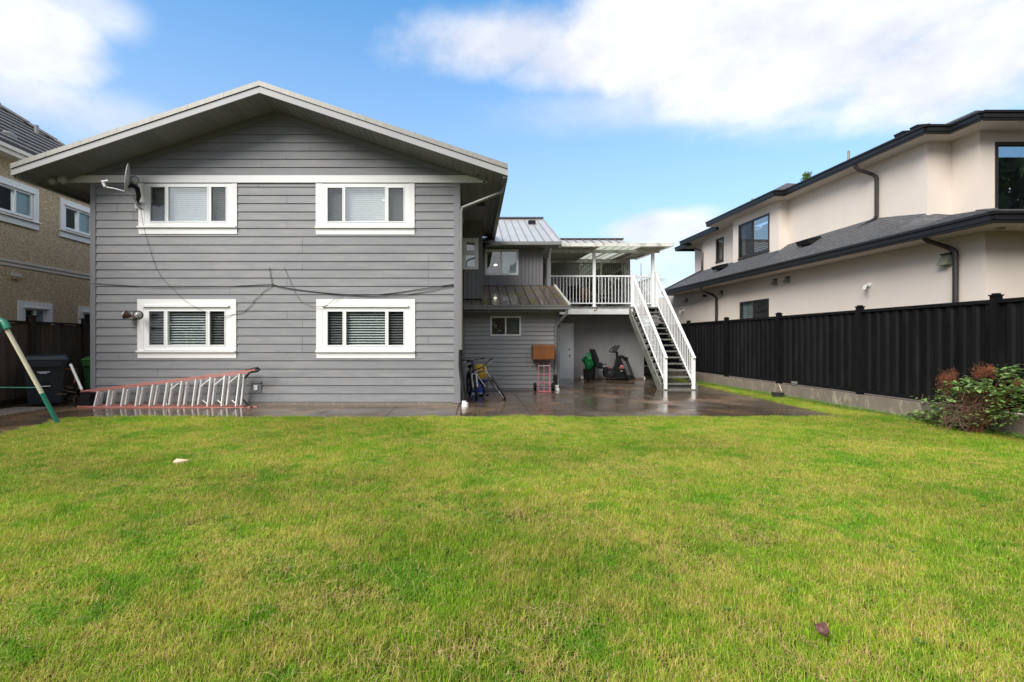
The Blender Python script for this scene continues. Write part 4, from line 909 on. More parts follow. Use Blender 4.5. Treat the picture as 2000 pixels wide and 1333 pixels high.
for k, (Y0, Y1) in enumerate(zip(posts, posts[1:])):
    n = 12; L_ = (Y1-Y0-.10)/n
    for j in range(n):
        y = Y0+.05+j*L_; p = FPt(.02, y, .44)
        inst('fence_sheet', rmsh, fence, p, rot=(0, 0, -SK), scale=(1, L_/.22, 1))
    MB().fbox(FFn, Y0, Y1, 2.125, 2.185, -.035, .035).build('top_rail', MT['fence_b'], fence)
    MB().fbox(FFn, Y0, Y1, .37, .45, -.03, .03).build('bottom_rail', MT['fence_b'], fence)
for i, Y in enumerate(posts):
    m = MB(); m.fbox(FFn, Y-.05, Y+.05, .30, 2.24, -.055, .055); p = m.build('post', MT['fence_b'], fence)
    m = MB(); m.fbox(FFn, Y-.062, Y+.062, 2.24, 2.262, -.066, .066); m.fbox(FFn, Y-.035, Y+.035, 2.262, 2.285, -.04, .04); m.build('post_cap', MT['fence_b'], p)
curb = thing('curb_wall', 'low stained concrete block wall under the black fence', 'wall', (8.4, 12, 0))
Y = 4.0; k = 0
while Y < 27:
    L_ = 1.33; MB().fbox(NF(FX0), Y+.004, Y+L_-.004, -.05, .330, -.12, .075).build('concrete_block', MT['curb'], curb)
    Y += L_
MB().fbox(NF(FX0), 4, 24, -.05, .322, -.115, .065).build('mortar', MT['joint'], curb)

# ------------------------------------------------------------------ left neighbour
LX = -11.5; lh = thing('pebble_dash_house', 'brown pebble-dash house with white window trim and tiled roof at the left edge', 'house', (-12, 12, 0))
def LF(x0): return Frame((x0, 0, 0), (SK, 1, 0), (1, 0, 0))
FL = LF(LX); wins = []
def lwin(Y0, Y1, Z0, Z1, hood=False):
    cw = .17; fr = (Y0+cw, Y1-cw, Z0+.26, Z1-cw); wins.append(fr); fw = .06; xm = (fr[0]+fr[1])/2
    pn = [(fr[0]+fw, xm-.03, fr[2]+fw, fr[3]-fw), (xm+.03, fr[1]-fw, fr[2]+fw, fr[3]-fw)]; m = MB()
    for r in rects(*fr, pn): m.fbox(FL, *r, -.07, .02)
    w = m.build('window', MT['vinylwin'], lh)
    for a, b_, c, d in ((Y0, Y0+cw-.003, Z0+.2, Z1), (Y1-cw+.003, Y1, Z0+.2, Z1), (Y0+cw, Y1-cw, Z1-cw+.003, Z1)): MB().fbox(FL, a, b_, c, d, 0, .05).build('casing', MT['trim_l'], w)
    MB().fbox(FL, Y0-.02, Y1+.02, Z0+.17, Z0+.2, 0, .11).build('sill', MT['trim_l'], w); MB().fbox(FL, Y0, Y1, Z0, Z0+.168, 0, .05).build('apron', MT['trim_l'], w)
    MB().fbox(FL, Y0+cw-.04, Y1-cw+.04, Z1-cw-.01, Z1-cw+.02, .052, .09).build('drip_cap', MT['trim_l'], w)
    for i, p in enumerate(pn): MB().fbox(FL, *p, -.02, -.016).build('pane', MT['lglass'], w); 
    MB().fbox(FL, *pn[1], -.05, -.045).build('curtain', MT['frost'], w)
    MB().fbox(FL, fr[0], fr[1], fr[2], fr[3], -.8, -.78).build('dark_interior', MT['dark'], w)
lwin(11.95, 13.33, 4.53, 5.65); lwin(14.05, 15.45, 4.53, 5.65); lwin(12.72, 13.78, 1.5, 2.56); lwin(14.75, 15.9, 1.5, 2.56)
m = MB()
for r in rects(6, 18, 0, 6.22, wins): m.fbox(FL, *r, -.2, 0)
m.fbox(Frame((-20, 18, 0), (1, 0, 0), (0, 1, 0)), 0, 8.2, 0, 6.2, -.2, 0); m.build('wall', MT['stucco_l'], lh)
MB().fbox(FL, 6.1, 17.8, .1, 6.1, -1.6, -1.5).build('dark_interior', MT['dark'], lh)
MB().fbox(FL, 6, 18, 3.53, 3.60, 0, .04).build('band_course', MT['cream'], lh); MB().fbox(FL, 6, 18, 3.43, 3.52, 0, .02).build('band_course', MT['cream'], lh)
vp = P(24.5, 533, 12.6); vp.x = NX(LX, 12.6); MB().box(vp.x, vp.x+.06, 12.52, 12.78, vp.z-.1, vp.z).build('wall_vent', MT['cream'], lh)
MB().box(vp.x, vp.x+.05, 12.55, 12.75, vp.z-.16, vp.z-.105).build('wall_vent', MT['stucco_l'], lh)
EX = -11.0
FE = LF(EX)
MB().fbox(FE, 6, 18.4, 6.10, 6.20, -.1, 0.0).build('gutter', MT['cream'], lh); MB().fbox(FE, 6, 18.4, 6.21, 6.30, -.1, .06).build('gutter_lip', MT['cream'], lh)
MB().fbox(FE, 6, 18.4, 6.13, 6.15, -.6, -.1).build('soffit', MT['cream'], lh)
n = 10
def rfp(d, Y): return NP(EX-d, Y, 6.33+.8*d)
for k in range(16):
    d0, d1 = k*.27, k*.27+.30; ye = 18.4-d0*1.6
    if ye < 8: break
    ys_ = 6.0+.37*(k % 2); 
    m = MB(); m.hexa([rfp(d0, 6), rfp(d0, ye), rfp(d1, ye-.43), rfp(d1, 6), rfp(d0, 6)+V(0, 0, .12), rfp(d0, ye)+V(0, 0, .12), rfp(d1, ye-.43)+V(0, 0, .02), rfp(d1, 6)+V(0, 0, .02)])
    m.build('tile_course', MT['tile'], lh)
    MB().bar(rfp(d0+.004, 6)+V(.014, 0, .035), rfp(d0+.004, ye)+V(.014, 0, .035), .03, .085).build('tile_course_shadow_gap', MT['tile_dk'], lh)
for k in range(12):
    d0, d1 = k*.36, k*.36+.40
    if 18.4-d1*1.6 < 7: break
    MB().bar(rfp(d0, 18.4-d0*1.6)+V(0, 0, .12), rfp(d1, 18.4-d1*1.6)+V(0, 0, .09), .24, .06).build('hip_tile', MT['tile'], lh)
def roofpt(px, py):     # where the ray meets the tiled slope
    rx, rz = (px-VX)/FPX, (VY-py)/FPX; Y = (6.33+.8*EX-EYE)/(rz+.8*(rx-SK)); return Vector((rx*Y, Y, EYE+rz*Y))
q = roofpt(143.0/2+0, 266); 
MB().rod(q-V(0, 0, .05), q+V(0, 0, .32), .055, 12).build('vent_pipe', MT['gutter'], lh)
q = roofpt(17, 268); m = MB(); m.ball(q+V(0, 0, .05), .13, 12, 8, (1, 1.5, .7)); m.build('turtle_vent', MT['gutter'], lh)

# ------------------------------------------------------------------ wooden fence on the left
WX = -10.5; wf = thing('wooden_fence', 'dark weathered vertical board fence at the left behind the bins', 'fence', (-10.8, 12, 0))
FW = LF(WX); y = 7.0; rr = random.Random(5)
while y < 18:
    w = rr.uniform(.135, .15); dz = rr.uniform(-.01, .01); dd = rr.uniform(0, .008)
    MB().fbox(FW, y, y+w-.006, .06, 1.93+dz, dd, dd+.02).build('fence_board', MT['fence_w'], wf); y += w
MB().fbox(FW, 7, 18, 1.94, 1.985, -.03, .07).build('fence_cap', MT['fence_d'], wf)
MB().fbox(FW, 7, 18, .0, .14, .03, .05).build('kick_board', MT['fence_d'], wf)
for Y in (9.0, NY(57, WX), 13.6, 16.0):
    MB().fbox(FW, Y-.055, Y+.055, 0, 2.10, .03, .13).build('post', MT['fence_d'], wf); MB().fbox(FW, Y-.09, Y+.09, 2.10, 2.13, .0, .16).build('post_cap', MT['fence_d'], wf)

# ------------------------------------------------------------------ bins, swing frame, poles
def bin_(name, label, loc, rz, bodymat, w=.62, d=.80, h=1.10, plates=True, lidmat=None):
    t = thing(name, label, 'wheelie bin', loc, 'wheelie bins by the fence', (0, 0, rz), local=True)
    m = MB(); a = .78
    m.hexa([(-w/2*a, -d/2*a, .06), (w/2*a, -d/2*a, .06), (w/2*a, d/2*a+.02, .10), (-w/2*a, d/2*a+.02, .10), (-w/2, -d/2, h-.10), (w/2, -d/2, h-.10), (w/2, d/2, h-.10), (-w/2, d/2, h-.10)])
    m.box(-w/2-.025, w/2+.025, -d/2-.025, d/2+.02, h-.14, h-.085); b = m.build('body', bodymat, t, bevel=.012)
    m = MB(); m.hexa([(-w/2-.03, -d/2-.05, h-.083), (w/2+.03, -d/2-.05, h-.083), (w/2+.03, d/2+.05, h-.083), (-w/2-.03, d/2+.05, h-.083), (-w/2+.05, -d/2+.06, h), (w/2-.05, -d/2+.06, h), (w/2-.05, d/2, h+.03), (-w/2+.05, d/2, h+.03)])
    m.build('lid', lidmat or bodymat, t, bevel=.01)
    MB().box(-w/2*.85, w/2*.85, -d/2-.06, -d/2+.02, h-.24, h-.10).build('front_lip', bodymat, t)
    MB().rod((-w/2, d/2+.06, h-.06), (w/2, d/2+.06, h-.06), .016).build('handle', MT['rubber'], t)
    for s in (-1, 1):
        wh = MB(); wh.ring((s*(w/2-.03), d/2-.02, .13), (1, 0, 0), .095, .035, 20, 8); wo = wh.build('wheel', MT['rubber'], t)
        MB().rod((s*(w/2-.06), d/2-.02, .13), (s*(w/2), d/2-.02, .13), .06, 12).build('hub', MT['charcoal'], wo)
    if plates:
        MB().box(-.12, .10, -d/2-.012, -d/2+.0, .78, .80).build('imprint', MT['label'], t)
        MB().box(-.08, .05, -d/2-.012, -d/2+.0, .755, .768).build('imprint', MT['label'], t)
        m = MB(); m.hexa([(-w/2+.005, .05, .72), (-w/2-.012, .05, .72), (-w/2-.012, .29, .72), (-w/2+.005, .29, .72), (-w/2-.004, .05, .80), (-w/2-.02, .05, .80), (-w/2-.02, .29, .80), (-w/2-.004, .29, .80)]); m.build('label_plate', MT['label'], t)
        MB().box(-.06, .10, -d/2*.87-.02, -d/2*.87+.03, .42, .56).build('grip_recess', MT['rubber'], t)
        MB().rod((-.07, -d/2*.87-.03, .46), (.11, -d/2*.87-.03, .46), .010).build('catch_bar', MT['alu'], t)
    return t
bp = P(90, 795, 11.35)
bin_('wheelie_bin', 'large navy wheelie bin with white side label in front of the wooden fence', (bp.x-.12, 11.48, 0.003), R(38), MT['bin'], w=.74, d=.98, h=1.15)
bin_('wheelie_bin', 'green bin sticking out from behind the corner of the grey house', (-10.0, 13.1, .003), R(8), MT['bingrn'], w=.6, d=.7, h=1.08, plates=False)
# swing frame
sw = thing('swing_frame', 'cream and green tubular leg frame of a garden swing at the left edge', 'swing frame', (-7.6, 8.9, 0))
top = P(8, 634, 8.6); foot = P(114, 827, 8.88); k1 = top.lerp(foot, .705)
MB().tube([top, k1], .035, 12).build('leg', MT['swing_w'], sw); MB().tube([k1-(k1-top)*.02, foot+V(0, 0, -.02)], .037, 12).build('leg_foot', MT['swing_g'], sw)
t2 = P(-3, 640, 8.6); f2 = P(-120, 850, 7.9); MB().tube([t2, f2], .045, 12).build('leg', MT['swing_w'], sw)
m = MB(); m.tube([P(-14, 627, 8.6), P(0, 627, 8.6), P(8, 630, 8.6), P(15, 643, 8.6)], .058, 12); m.tube([P(0, 627, 8.6), P(-8, 650, 8.55)], .055, 12); m.build('joint', MT['swing_g'], sw)
MB().tube([P(-14, 626, 8.6), P(-200, 626, 8.6)], .05, 12).build('crossbar', MT['swing_g'], sw)
tag(MB().tube([P(-60, 757, 8.65), P(70, 757.5, 8.75)], .008, 6).build('washing_line', MT['swing_g']), 'thin green line strung from the swing leg out of the left edge', 'line')
tag(MB().tube([P(138, 712, 11.25), P(160, 762, 11.1)], .028, 10).build('plastic_pipe', MT['pvc']), 'short white plastic pipe leaning between the navy bin and the ladder', 'pipe')
tag(MB().tube([P(127, 722, 11.35), P(147, 720, 11.3), P(147, 735, 11.3), P(145, 748, 11.2)], .010, 6).build('wire_hanger', MT['case']), 'bent rusty wire hooked round the white plastic pipe', 'wire')
dbr = MB(); rr = random.Random(9)
for k in range(26):
    a = P(rr.uniform(122, 160), rr.uniform(765, 790), rr.uniform(11.3, 12.0)); a.z = rr.uniform(.02, .45); d = V(rr.uniform(-.25, .25), rr.uniform(-.1, .1), rr.uniform(-.06, .10)); dbr.tube([a, a+d], rr.uniform(.006, .018), 5)
dbr.build('brush_pile', MT['twig'], None, kind='stuff')

# ------------------------------------------------------------------ stepladder lying on its side
LY = 10.98; ld = thing('stepladder', 'long red and aluminium stepladder lying on its side against the grey house', 'ladder', (-7.2, LY, 0))
def LP(px, py, y=LY): return P(px, py, y)
def rail(p, q, w=.075, h=.03, y=LY): MB().bar(LP(*p, y), LP(*q, y), w, h).build('side_rail', MT['red'], ld)
rail((153, 794.5), (490, 797)); rail((160, 764.5), (500, 722.5))
for y, p, q in ((LY+.24, (163, 767), (497, 727)), (LY+.24, (158, 791), (478, 793))): MB().bar(LP(*p, y), LP(*q, y), .05, .028).build('rear_rail', MT['red'], ld)
def ytop(x): return 766+(x-160)*(723.5-766)/(500-160)
for xb, xt in ((186, 193), (210, 215.5), (238, 244), (266, 272), (293, 300), (321, 328), (349, 356.5), (377, 384), (406, 412.5), (433.5, 440), (461.5, 469)):
    MB().bar(LP(xb, 793.5), LP(xt, ytop(xt)+3), .085, .026, (1, 0, 0)).build('tread', MT['alu'], ld)
for i, (xb, xt) in enumerate(((195, 199), (219, 224), (247, 252), (275, 281), (303, 310), (332, 338), (361, 367), (388, 395), (416, 422), (444, 450), (472, 478))):
    MB().bar(LP(xb, 791, LY+.24), LP(xt, ytop(xt)+6, LY+.24), .10, .03, (1, 0, 0)).build('rear_rung', MT['alu'], ld)
for x0 in (323, 349, 405, 434, 462):
    if x0 != 349: MB().bar(LP(x0-9 if x0 > 330 else x0, 782), LP(x0+3, 792), .02, .016).build('brace', MT['alu'], ld)
for x0 in (332, 392, 420, 447): MB().bar(LP(x0, ytop(x0)+18, LY+.02), LP(x0+17, ytop(x0)+4, LY+.02), .02, .016).build('brace', MT['alu'], ld)
MB().prism([LP(158, 767), LP(178, 768), LP(173, 779), LP(176, 792), LP(153, 793), LP(154, 779)], (0, .20, 0)).build('top_cap', MT['charcoal'], ld)
MB().tube([LP(480, 724), LP(490, 722), LP(503, 719), LP(507, 722), LP(503, 725), LP(490, 727)], .028, 8).build('foot', MT['charcoal'], ld)
MB().tube([LP(478, 739), LP(488, 728)], .025, 6).build('foot_brace', MT['charcoal'], ld)
MB().tube([LP(475, 781), LP(487, 795), LP(492, 797)], .02, 6).build('foot_brace', MT['charcoal'], ld)
MB().bar(LP(476, 797), LP(487, 797), .07, .05).build('foot', MT['charcoal'], ld); MB().bar(LP(484, 796), LP(489, 796), .06, .06).build('foot_cap', MT['red'], ld); MB().bar(LP(495, 796, LY+.1), LP(503, 795.5, LY+.1), .06, .05).build('foot_cap', MT['red'], ld)

# ------------------------------------------------------------------ satellite dish, lamps, cameras, cables
sd_ = thing('satellite_dish', 'grey satellite dish seen edge-on beside the upper left window', 'satellite dish', FF.p(FX(270), FZ(400), .04))
def WP(px, py, d): y = D0-d; return P(px, py, y)
c = WP(248.5, 349, .50); m = MB(); nrm = Vector((-.86, -.50, .10)).normalized(); u = nrm.cross(V(0, 0, 1)).normalized(); w = u.cross(nrm)
rings = []
for i in range(6):
    r_ = i/5; dep = .05*(r_*r_-1)
    rings.append([c+(u*.29*r_*math.cos(2*math.pi*j/28)+w*.335*r_*math.sin(2*math.pi*j/28))+nrm*dep for j in range(28)])
b0 = len(m.v); m.v += [rings[0][0]]; 
for rg in rings[1:]: m.v += rg
for j in range(28): m.f.append((0, 1+j, 1+(j+1) % 28))
for i in range(4):
    for j in range(28): m.f.append((1+i*28+j, 1+(i+1)*28+j, 1+(i+1)*28+(j+1) % 28, 1+i*28+(j+1) % 28))
m.sm = True; o = m.build('reflector', MT['dish'], sd_); so = o.modifiers.new('solid', 'SOLIDIFY'); so.thickness = .012
MB().tube([WP(257, 381, .50), WP(246, 375, .55), WP(224, 369, .60), WP(206, 366, .62)], .016, 8).build('feed_arm', MT['dish'], sd_)
MB().tube([WP(277, 409, .03), WP(269, 403, .10), WP(262, 386, .30), WP(255, 378, .50)], .022, 8).build('mast', MT['dish'], sd_)
MB().tube([WP(206, 366, .62), WP(202, 358, .62)], .035, 8).build('feed_bracket', MT['dish'], sd_); MB().rod(WP(199, 356, .62), WP(212, 354, .60), .032, 12).build('feed_horn', MT['dish'], sd_)
MB().ball(WP(261, 353, .30), .105, 14, 9).build('rear_cap', MT['dish'], sd_)
MB().tube([WP(250, 366, .5), WP(258, 362, .34), WP(268, 368, .3), WP(271, 382, .2), WP(268, 398, .08)], [.02, .05, .055, .05, .03], 8).build('bracket', MT['charcoal'], sd_)
MB().fbox(FF, FX(266), FX(278), FZ(409), FZ(395), .035, .05).build('wall_plate', MT['dish'], sd_)
m = MB(); pts = [WP(255+9*math.cos(a)+7, 353+9*math.sin(a), .42) for a in [2*math.pi*i/20 for i in range(21)]]; m.tube(pts, .006, 5); m.build('cable_loop', MT['cable'], sd_)
def spot(label, px, py, hmat, d, heads):
    b = WP(px, py, d[0]); t = thing('security_light', label, 'security light', b, 'wall-mounted lights')
    MB().rod(WP(px, py, d[0]-.02), WP(px, py, d[0]), .055, 14).build('mount', MT['white'], t)
    for (dx, dy, fx, fy, dd) in heads:
        j = WP(px+dx*.3, py+dy*.3, d[1]); e_ = WP(px+dx*.45, py+dy*.45, d[1]+.02); f_ = WP(px+fx, py+fy, d[1]+dd)
        MB().tube([WP(px, py, d[0]-.02), j], .014, 6).build('arm', hmat, t)
        ax = (f_-e_).normalized(); h = MB().tube([e_, e_.lerp(f_, .4), f_], [.035, .07, .105], 16).build('lamp_head', hmat, t)
        MB().ball(f_-ax*.01, .085, 12, 7).build('bulb', MT['lens'], h)
spot('brown twin floodlight at the left edge of the lower left window', 262, 617, MT['bronze'], (.06, .16), [(-14, 2, -18, -2, .05), (8, -2, 8, -1, .16)])
spot('grey twin floodlight under the left end of the eaves', 110, 349, MT['gutter'], (.07, .16), [(-12, 0, -8, 4, .14), (12, 0, 13, 3, .10)])
def cam2(label, px, py, d):
    p = WP(px, py, d); t = thing('security_camera', label, 'security camera', p, 'cameras under the right eave')
    MB().rod(p+V(.0, .0, .03), p+V(-.03, -.12, -.03), .034, 12).build('camera_body', MT['white'], t); MB().tube([p+V(0, .0, .02), p+V(.02, .10, .06)], .012, 6).build('arm', MT['charcoal'], t)
    MB().rod(p+V(-.03, -.121, -.03), p+V(-.034, -.135, -.034), .026, 12).build('lens', MT['rubber'], t)
cam2('white bullet camera on the trim band just under the right gable slope', 936, 345, .14); cam2('lower white bullet camera hanging below the right end of the trim band', 948, 357, .14)
def cable(label, pts, r=.007, mat='cable', d=.035):
    P3 = [FF.p(FX(x), FZ(y), d if not (270 < x < 465 and 583 < y < 705 or 615 < x < 812 and 583 < y < 705) else .085) for x, y in pts]; sm = []
    for i in range(len(P3)-1):
        p0 = P3[max(i-1, 0)]; p1 = P3[i]; p2 = P3[i+1]; p3 = P3[min(i+2, len(P3)-1)]
        for s in range(5):
            t = s/5; sm.append(.5*((2*p1)+(p2-p0)*t+(2*p0-5*p1+4*p2-p3)*t*t+(3*p1-p0-3*p2+p3)*t**3))
    sm.append(P3[-1]); tag(MB().tube(sm, r, 6).build('cable', MT[mat]), label, 'cable', 'cables strung across the grey wall')
cable('long thin black cable sagging from the left corner to the middle of the grey wall', [(184, 554), (260, 559), (330, 562), (410, 561), (470, 559), (533, 556)], .006)
cable('thickest dark cable sagging from mid wall to the right corner board', [(533, 556), (560, 563), (610, 570), (670, 575.5), (720, 577), (770, 573), (830, 564), (886, 556)], .008)
cable('second dark cable sagging just below the thickest one toward the right corner', [(533, 557), (565, 564.5), (620, 571.5), (680, 577), (750, 579.5), (810, 574), (850, 567), (886, 558)], .006)
cable('thin black cable running down from the satellite dish to the lower left window', [(277, 410), (283, 445), (300, 505), (316, 540), (340, 565), (375, 595), (430, 621)], .0038)
cable('grey cable looping from mid wall down past the right side of the lower left window', [(533, 557), (513, 572), (497, 588), (484, 604), (465, 613), (430, 621)], .006, 'cableg')
cable('grey cable dangling to the head of the lower right window and back up', [(556, 523), (563, 540), (575, 566), (582, 580), (596, 592), (620, 600), (640, 597), (655, 586), (668, 577)], .006, 'cableg')
cable('short black cable drop ending at the cable junction in mid wall', [(527, 523), (530, 540), (533, 556)], .006)

# ------------------------------------------------------------------ hand truck with case
ht = thing('hand_truck', 'pink two-wheeled hand truck standing against the ribbed annex wall', 'hand truck', (2.05, 14.5, 0))
HY = 14.45
for x in (1051.5, 1074): MB().tube([P(x, 764, HY), P(x, 690, HY+.22)], .017, 8).build('frame_rail', MT['pink'], ht)
MB().tube([P(1062.5, 764, HY), P(1062.5, 700, HY+.2)], .013, 8).build('centre_rail', MT['pink'], ht)
for py in (715, 732, 748.5): 
    f = (764-py)/(764-690); MB().rod(P(1051.5, py, HY+.22*f), P(1074, py, HY+.22*f), .014, 8).build('cross_bar', MT['pink'] if py > 720 else MT['alu'], ht)
pp = P(1051, 764, HY); qq = P(1074.5, 764, HY); MB().box(pp.x-.01, qq.x+.01, HY-.16, HY, .005, .022).build('toe_plate', MT['pink'], ht); MB().box(pp.x-.01, qq.x+.01, HY-.175, HY-.155, .005, .035).build('toe_lip', MT['pink'], ht)
for px in (1044.8, 1080):
    c = P(px, 755, HY+.1); c.z = .13; m = MB(); m.ring(c, (1, 0, 0), .088, .040, 22, 8, 1.0); wo = m.build('wheel', MT['rubber'], ht); MB().rod(c-V(.03, 0, 0), c+V(.03, 0, 0), .055, 12).build('rim', MT['pvc'] if px < 1060 else MT['charcoal'], wo)
MB().rod(P(1044.8, 755, HY+.1), P(1080, 755, HY+.1), .012).build('axle', MT['darksteel'], ht)
cs = MB(); a = P(1041, 703.5, 14.35); b_ = P(1084, 673.5, 14.35); cs.box(a.x, b_.x, 14.36, 14.78, a.z, b_.z); o = tag(cs.build('case', MT['case'], None, bevel=.035), 'brown leather-look case resting on top of the pink hand truck', 'case')
# ------------------------------------------------------------------ bicycles
def bicycle(label, loc, rz, lean, steer, tyre, fork, frame, rimm, fat=.024):
    t = thing('bicycle', label, 'bicycle', loc, 'bicycles against the house', (0, 0, 0), local=True)
    t.rotation_euler = (Matrix.Rotation(rz, 4, 'Z') @ Matrix.Rotation(lean, 4, 'X')).to_euler()
    Rw = .335; wb = 1.05
    def wheel(c, ax, par):
        w = MB().ring(c, ax, Rw-fat, fat, 40, 8).build('tyre', MT['rubber'], par)
        MB().ring(c, ax, Rw-fat*2-.008, .013, 40, 6).build('rim', rimm, w); s = MB(); ax = Vector(ax).normalized(); u = ax.orthogonal().normalized(); v = ax.cross(u)
        for k in range(20):
            a = 2*math.pi*k/20; s.tube([c+ax*(.03 if k % 2 else -.03), c+(u*math.cos(a)+v*math.sin(a))*(Rw-fat*2-.01)], .0022, 4, cap=False)
        s.sm = False; s.build('spokes', MT['silver'], w); MB().rod(c-ax*.05, c+ax*.05, .022, 10).build('hub', MT['darksteel'], w)
    # frame : rear axle at x=0, front axle x=wb, steering axis tilted back
    ra = V(0, 0, Rw); bb = V(.43, 0, .29); st = V(.25, 0, .82); hd0 = V(.80, 0, .86); hd1 = V(.845, 0, .70)
    m = MB(); m.tube([bb, st], .018, 8); m.tube([st+(bb-st)*.1, hd0], .019, 8); m.tube([bb, hd1], .022, 8); m.tube([hd0+V(-.01, 0, .04), hd1+V(.01, 0, -.03)], .024, 10)
    for s in (-1, 1): m.tube([ra+V(0, s*.06, 0), bb+V(0, s*.03, 0)], .011, 6); m.tube([ra+V(0, s*.06, 0), st+(bb-st)*.12+V(0, s*.02, 0)], .009, 6)
    m.build('frame', frame, t)
    wheel(ra, (0, 1, 0), t)
    ax = (hd0-hd1).normalized(); Q = Matrix.Rotation(steer, 4, ax)
    def F_(p): return hd1+(Q @ (Vector(p)-hd1))
    fa = V(wb, 0, Rw); wheel(F_(fa), Q @ V(0, 1, 0), t)
    m = MB(); m.tube([F_(hd1+V(.01, 0, -.03)), F_(hd1+V(.02, 0, -.05))], .03, 8)
    for s in (-1, 1): m.tube([F_(hd1+V(.015, s*.0, -.04)), F_(hd1+V(.03, s*.055, -.05)), F_(fa+V(-.01, s*.055, 0))], .018, 8)
    m.build('fork', fork, t)
    m = MB(); top = hd0+ax*.12; m.tube([F_(hd0), F_(top), F_(top+V(.07, 0, .02))], .016, 8); m.build('stem', MT['darksteel'], t)
    hb = top+V(.07, 0, .03); m = MB(); m.tube([F_(hb+V(-.05, -.30, .03)), F_(hb+V(0, -.12, .02)), F_(hb), F_(hb+V(0, .12, .02)), F_(hb+V(-.05, .30, .03))], .013, 8); h = m.build('handlebar', MT['darksteel'], t)
    for s in (-1, 1):
        MB().tube([F_(hb+V(-.035, s*.21, .027)), F_(hb+V(-.052, s*.32, .03))], .019, 8).build('grip', MT['rubber'], h)
        MB().tube([F_(hb+V(.0, s*.17, .0)), F_(hb+V(.06, s*.24, -.03))], .008, 6).build('brake_lever', MT['silver'], h)
    m = MB(); m.tube([F_(hb+V(0, .1, 0)), F_(hb+V(.10, .1, .02)), F_(hb+V(.05, 0, -.25))], .004, 5); m.tube([F_(hb+V(0, -.1, 0)), F_(hb+V(.12, -.05, .0)), F_(hb+V(.02, 0, -.3))], .004, 5); m.build('brake_cable', MT['cable'], t)
    MB().tube([st, st+V(-.03, 0, .12)], .014, 8).build('seat_post', MT['silver'], t)
    m = MB(); m.ball(st+V(-.05, 0, .15), .13, 12, 7, (1.1, .62, .22)); m.build('saddle', MT['rubber'], t)
    m = MB(); m.ring(bb+V(0, -.05, 0), (0, 1, 0), .085, .006, 24, 5); m.tube([bb+V(0, -.07, 0), bb+V(.10, -.07, -.13)], .010, 6); m.tube([bb+V(0, .07, 0), bb+V(-.10, .07, .13)], .010, 6); m.build('crankset', MT['darksteel'], t)
    for s in (-1, 1): MB().box(bb.x+(-s)*.10-.04, bb.x+(-s)*.10+.04, (s*.12)-.04, (s*.12)+.04, bb.z+s*.13-.012, bb.z+s*.13+.012).build('pedal', MT['rubber'], t)
    return t
bicycle('black mountain bicycle with white fork parked front wheel toward the lawn at the house corner', (-.12, 13.25, 0), R(-80), R(3), R(-9), None, MT['white'], MT['darksteel'], MT['darksteel'], .030)
bicycle('bicycle with silver rims leaning over to the left behind the white-forked bicycle', (.20, 13.30, 0), R(-56), R(30), R(-24), None, MT['darksteel'], MT['silver'], MT['silver'], .021)
cr = thing('plastic_crate', 'blue plastic crate with a yellow wrapped bundle behind the two bicycles', 'crate', (.2, 13.9, 0))
a = P(921, 770, 13.9); b_ = P(946, 738, 13.9)
m = MB(); m.box(a.x, b_.x, 13.75, 14.1, .02, .46); m.build('tub', MT['blue'], cr, bevel=.02); MB().box(a.x-.01, b_.x+.01, 13.74, 14.11, .0, .04).build('base', MT['pvc'], cr)
yb_ = MB(); rr = random.Random(4); 
yb_.ball(P(937, 729, 13.85), .22, 12, 9, (1.0, .7, 1.25)); o = yb_.build('wrapped_bundle', MT['yellow'])
for v in o.data.vertices: v.co += Vector(mnoise.noise_vector(v.co*9))*.06
tag(o, 'crumpled yellow plastic bundle standing in the blue crate behind the bicycles', 'bundle')
# ------------------------------------------------------------------ exercise bike and green-covered tub
EY = 18.45
def EP(px, py, y=EY): return P(px, py, y)
def zoom4(x, y, yy=EY): return P(1130+x/13.33, 660+y/13.33, yy)
Z4 = zoom4
eb = thing('exercise_bike', 'black recumbent exercise bike against the grey wall under the deck', 'exercise bike', EP(1200, 742))
def pr(name, pts, dep, mat, par=eb, y0=EY): return MB().prism([zoom4(x, y, y0-dep/2) for x, y in pts], (0, dep, 0)).build(name, mat, par, bevel=.012)
bdy = pr('housing', [(690, 800), (720, 770), (1190, 770), (1250, 900), (1260, 1060), (760, 1050), (690, 1010), (665, 900)], .26, MT['charcoal'])
MB().rod(Z4(815, 905, EY-.15), Z4(815, 905, EY+.15), .17, 24).build('flywheel_cover', MT['rubber'], eb); MB().rod(Z4(815, 905, EY-.165), Z4(815, 905, EY-.15), .06, 16).build('crank_hub', MT['darksteel'], eb)
pr('accent_stripe', [(770, 776), (890, 776), (890, 798), (770, 798)], .27, MT['red']); pr('accent_stripe', [(1060, 776), (1200, 776), (1200, 800), (1060, 800)], .27, MT['red']); pr('accent_panel', [(1100, 720), (1150, 715), (1180, 760), (1080, 765)], .24, MT['red']); pr('trim_flash', [(1090, 850), (1215, 885), (1215, 900), (1110, 872)], .27, MT['pvc'])
pr('mast_shroud', [(940, 770), (990, 600), (1000, 520), (1060, 520), (1110, 560), (1170, 700), (1160, 770)], .16, MT['charcoal'])
MB().tube([Z4(1020, 540), Z4(985, 370)], .045, 10).build('mast', MT['rubber'], eb)
pr('console', [(900, 380), (1000, 190), (1080, 190), (1080, 230), (990, 370)], .30, MT['darksteel'])
m = MB()
for s in (-.2, .2): m.tube([Z4(980, 365, EY), Z4(880, 385, EY+s), Z4(790, 360, EY+s), Z4(860, 280, EY+s), Z4(940, 220, EY+s)], .02, 8)
m.build('handlebar', MT['rubber'], eb)
pr('bottle_tray', [(1090, 500), (1150, 455), (1200, 490), (1310, 520), (1290, 560), (1110, 545)], .28, MT['charcoal'])
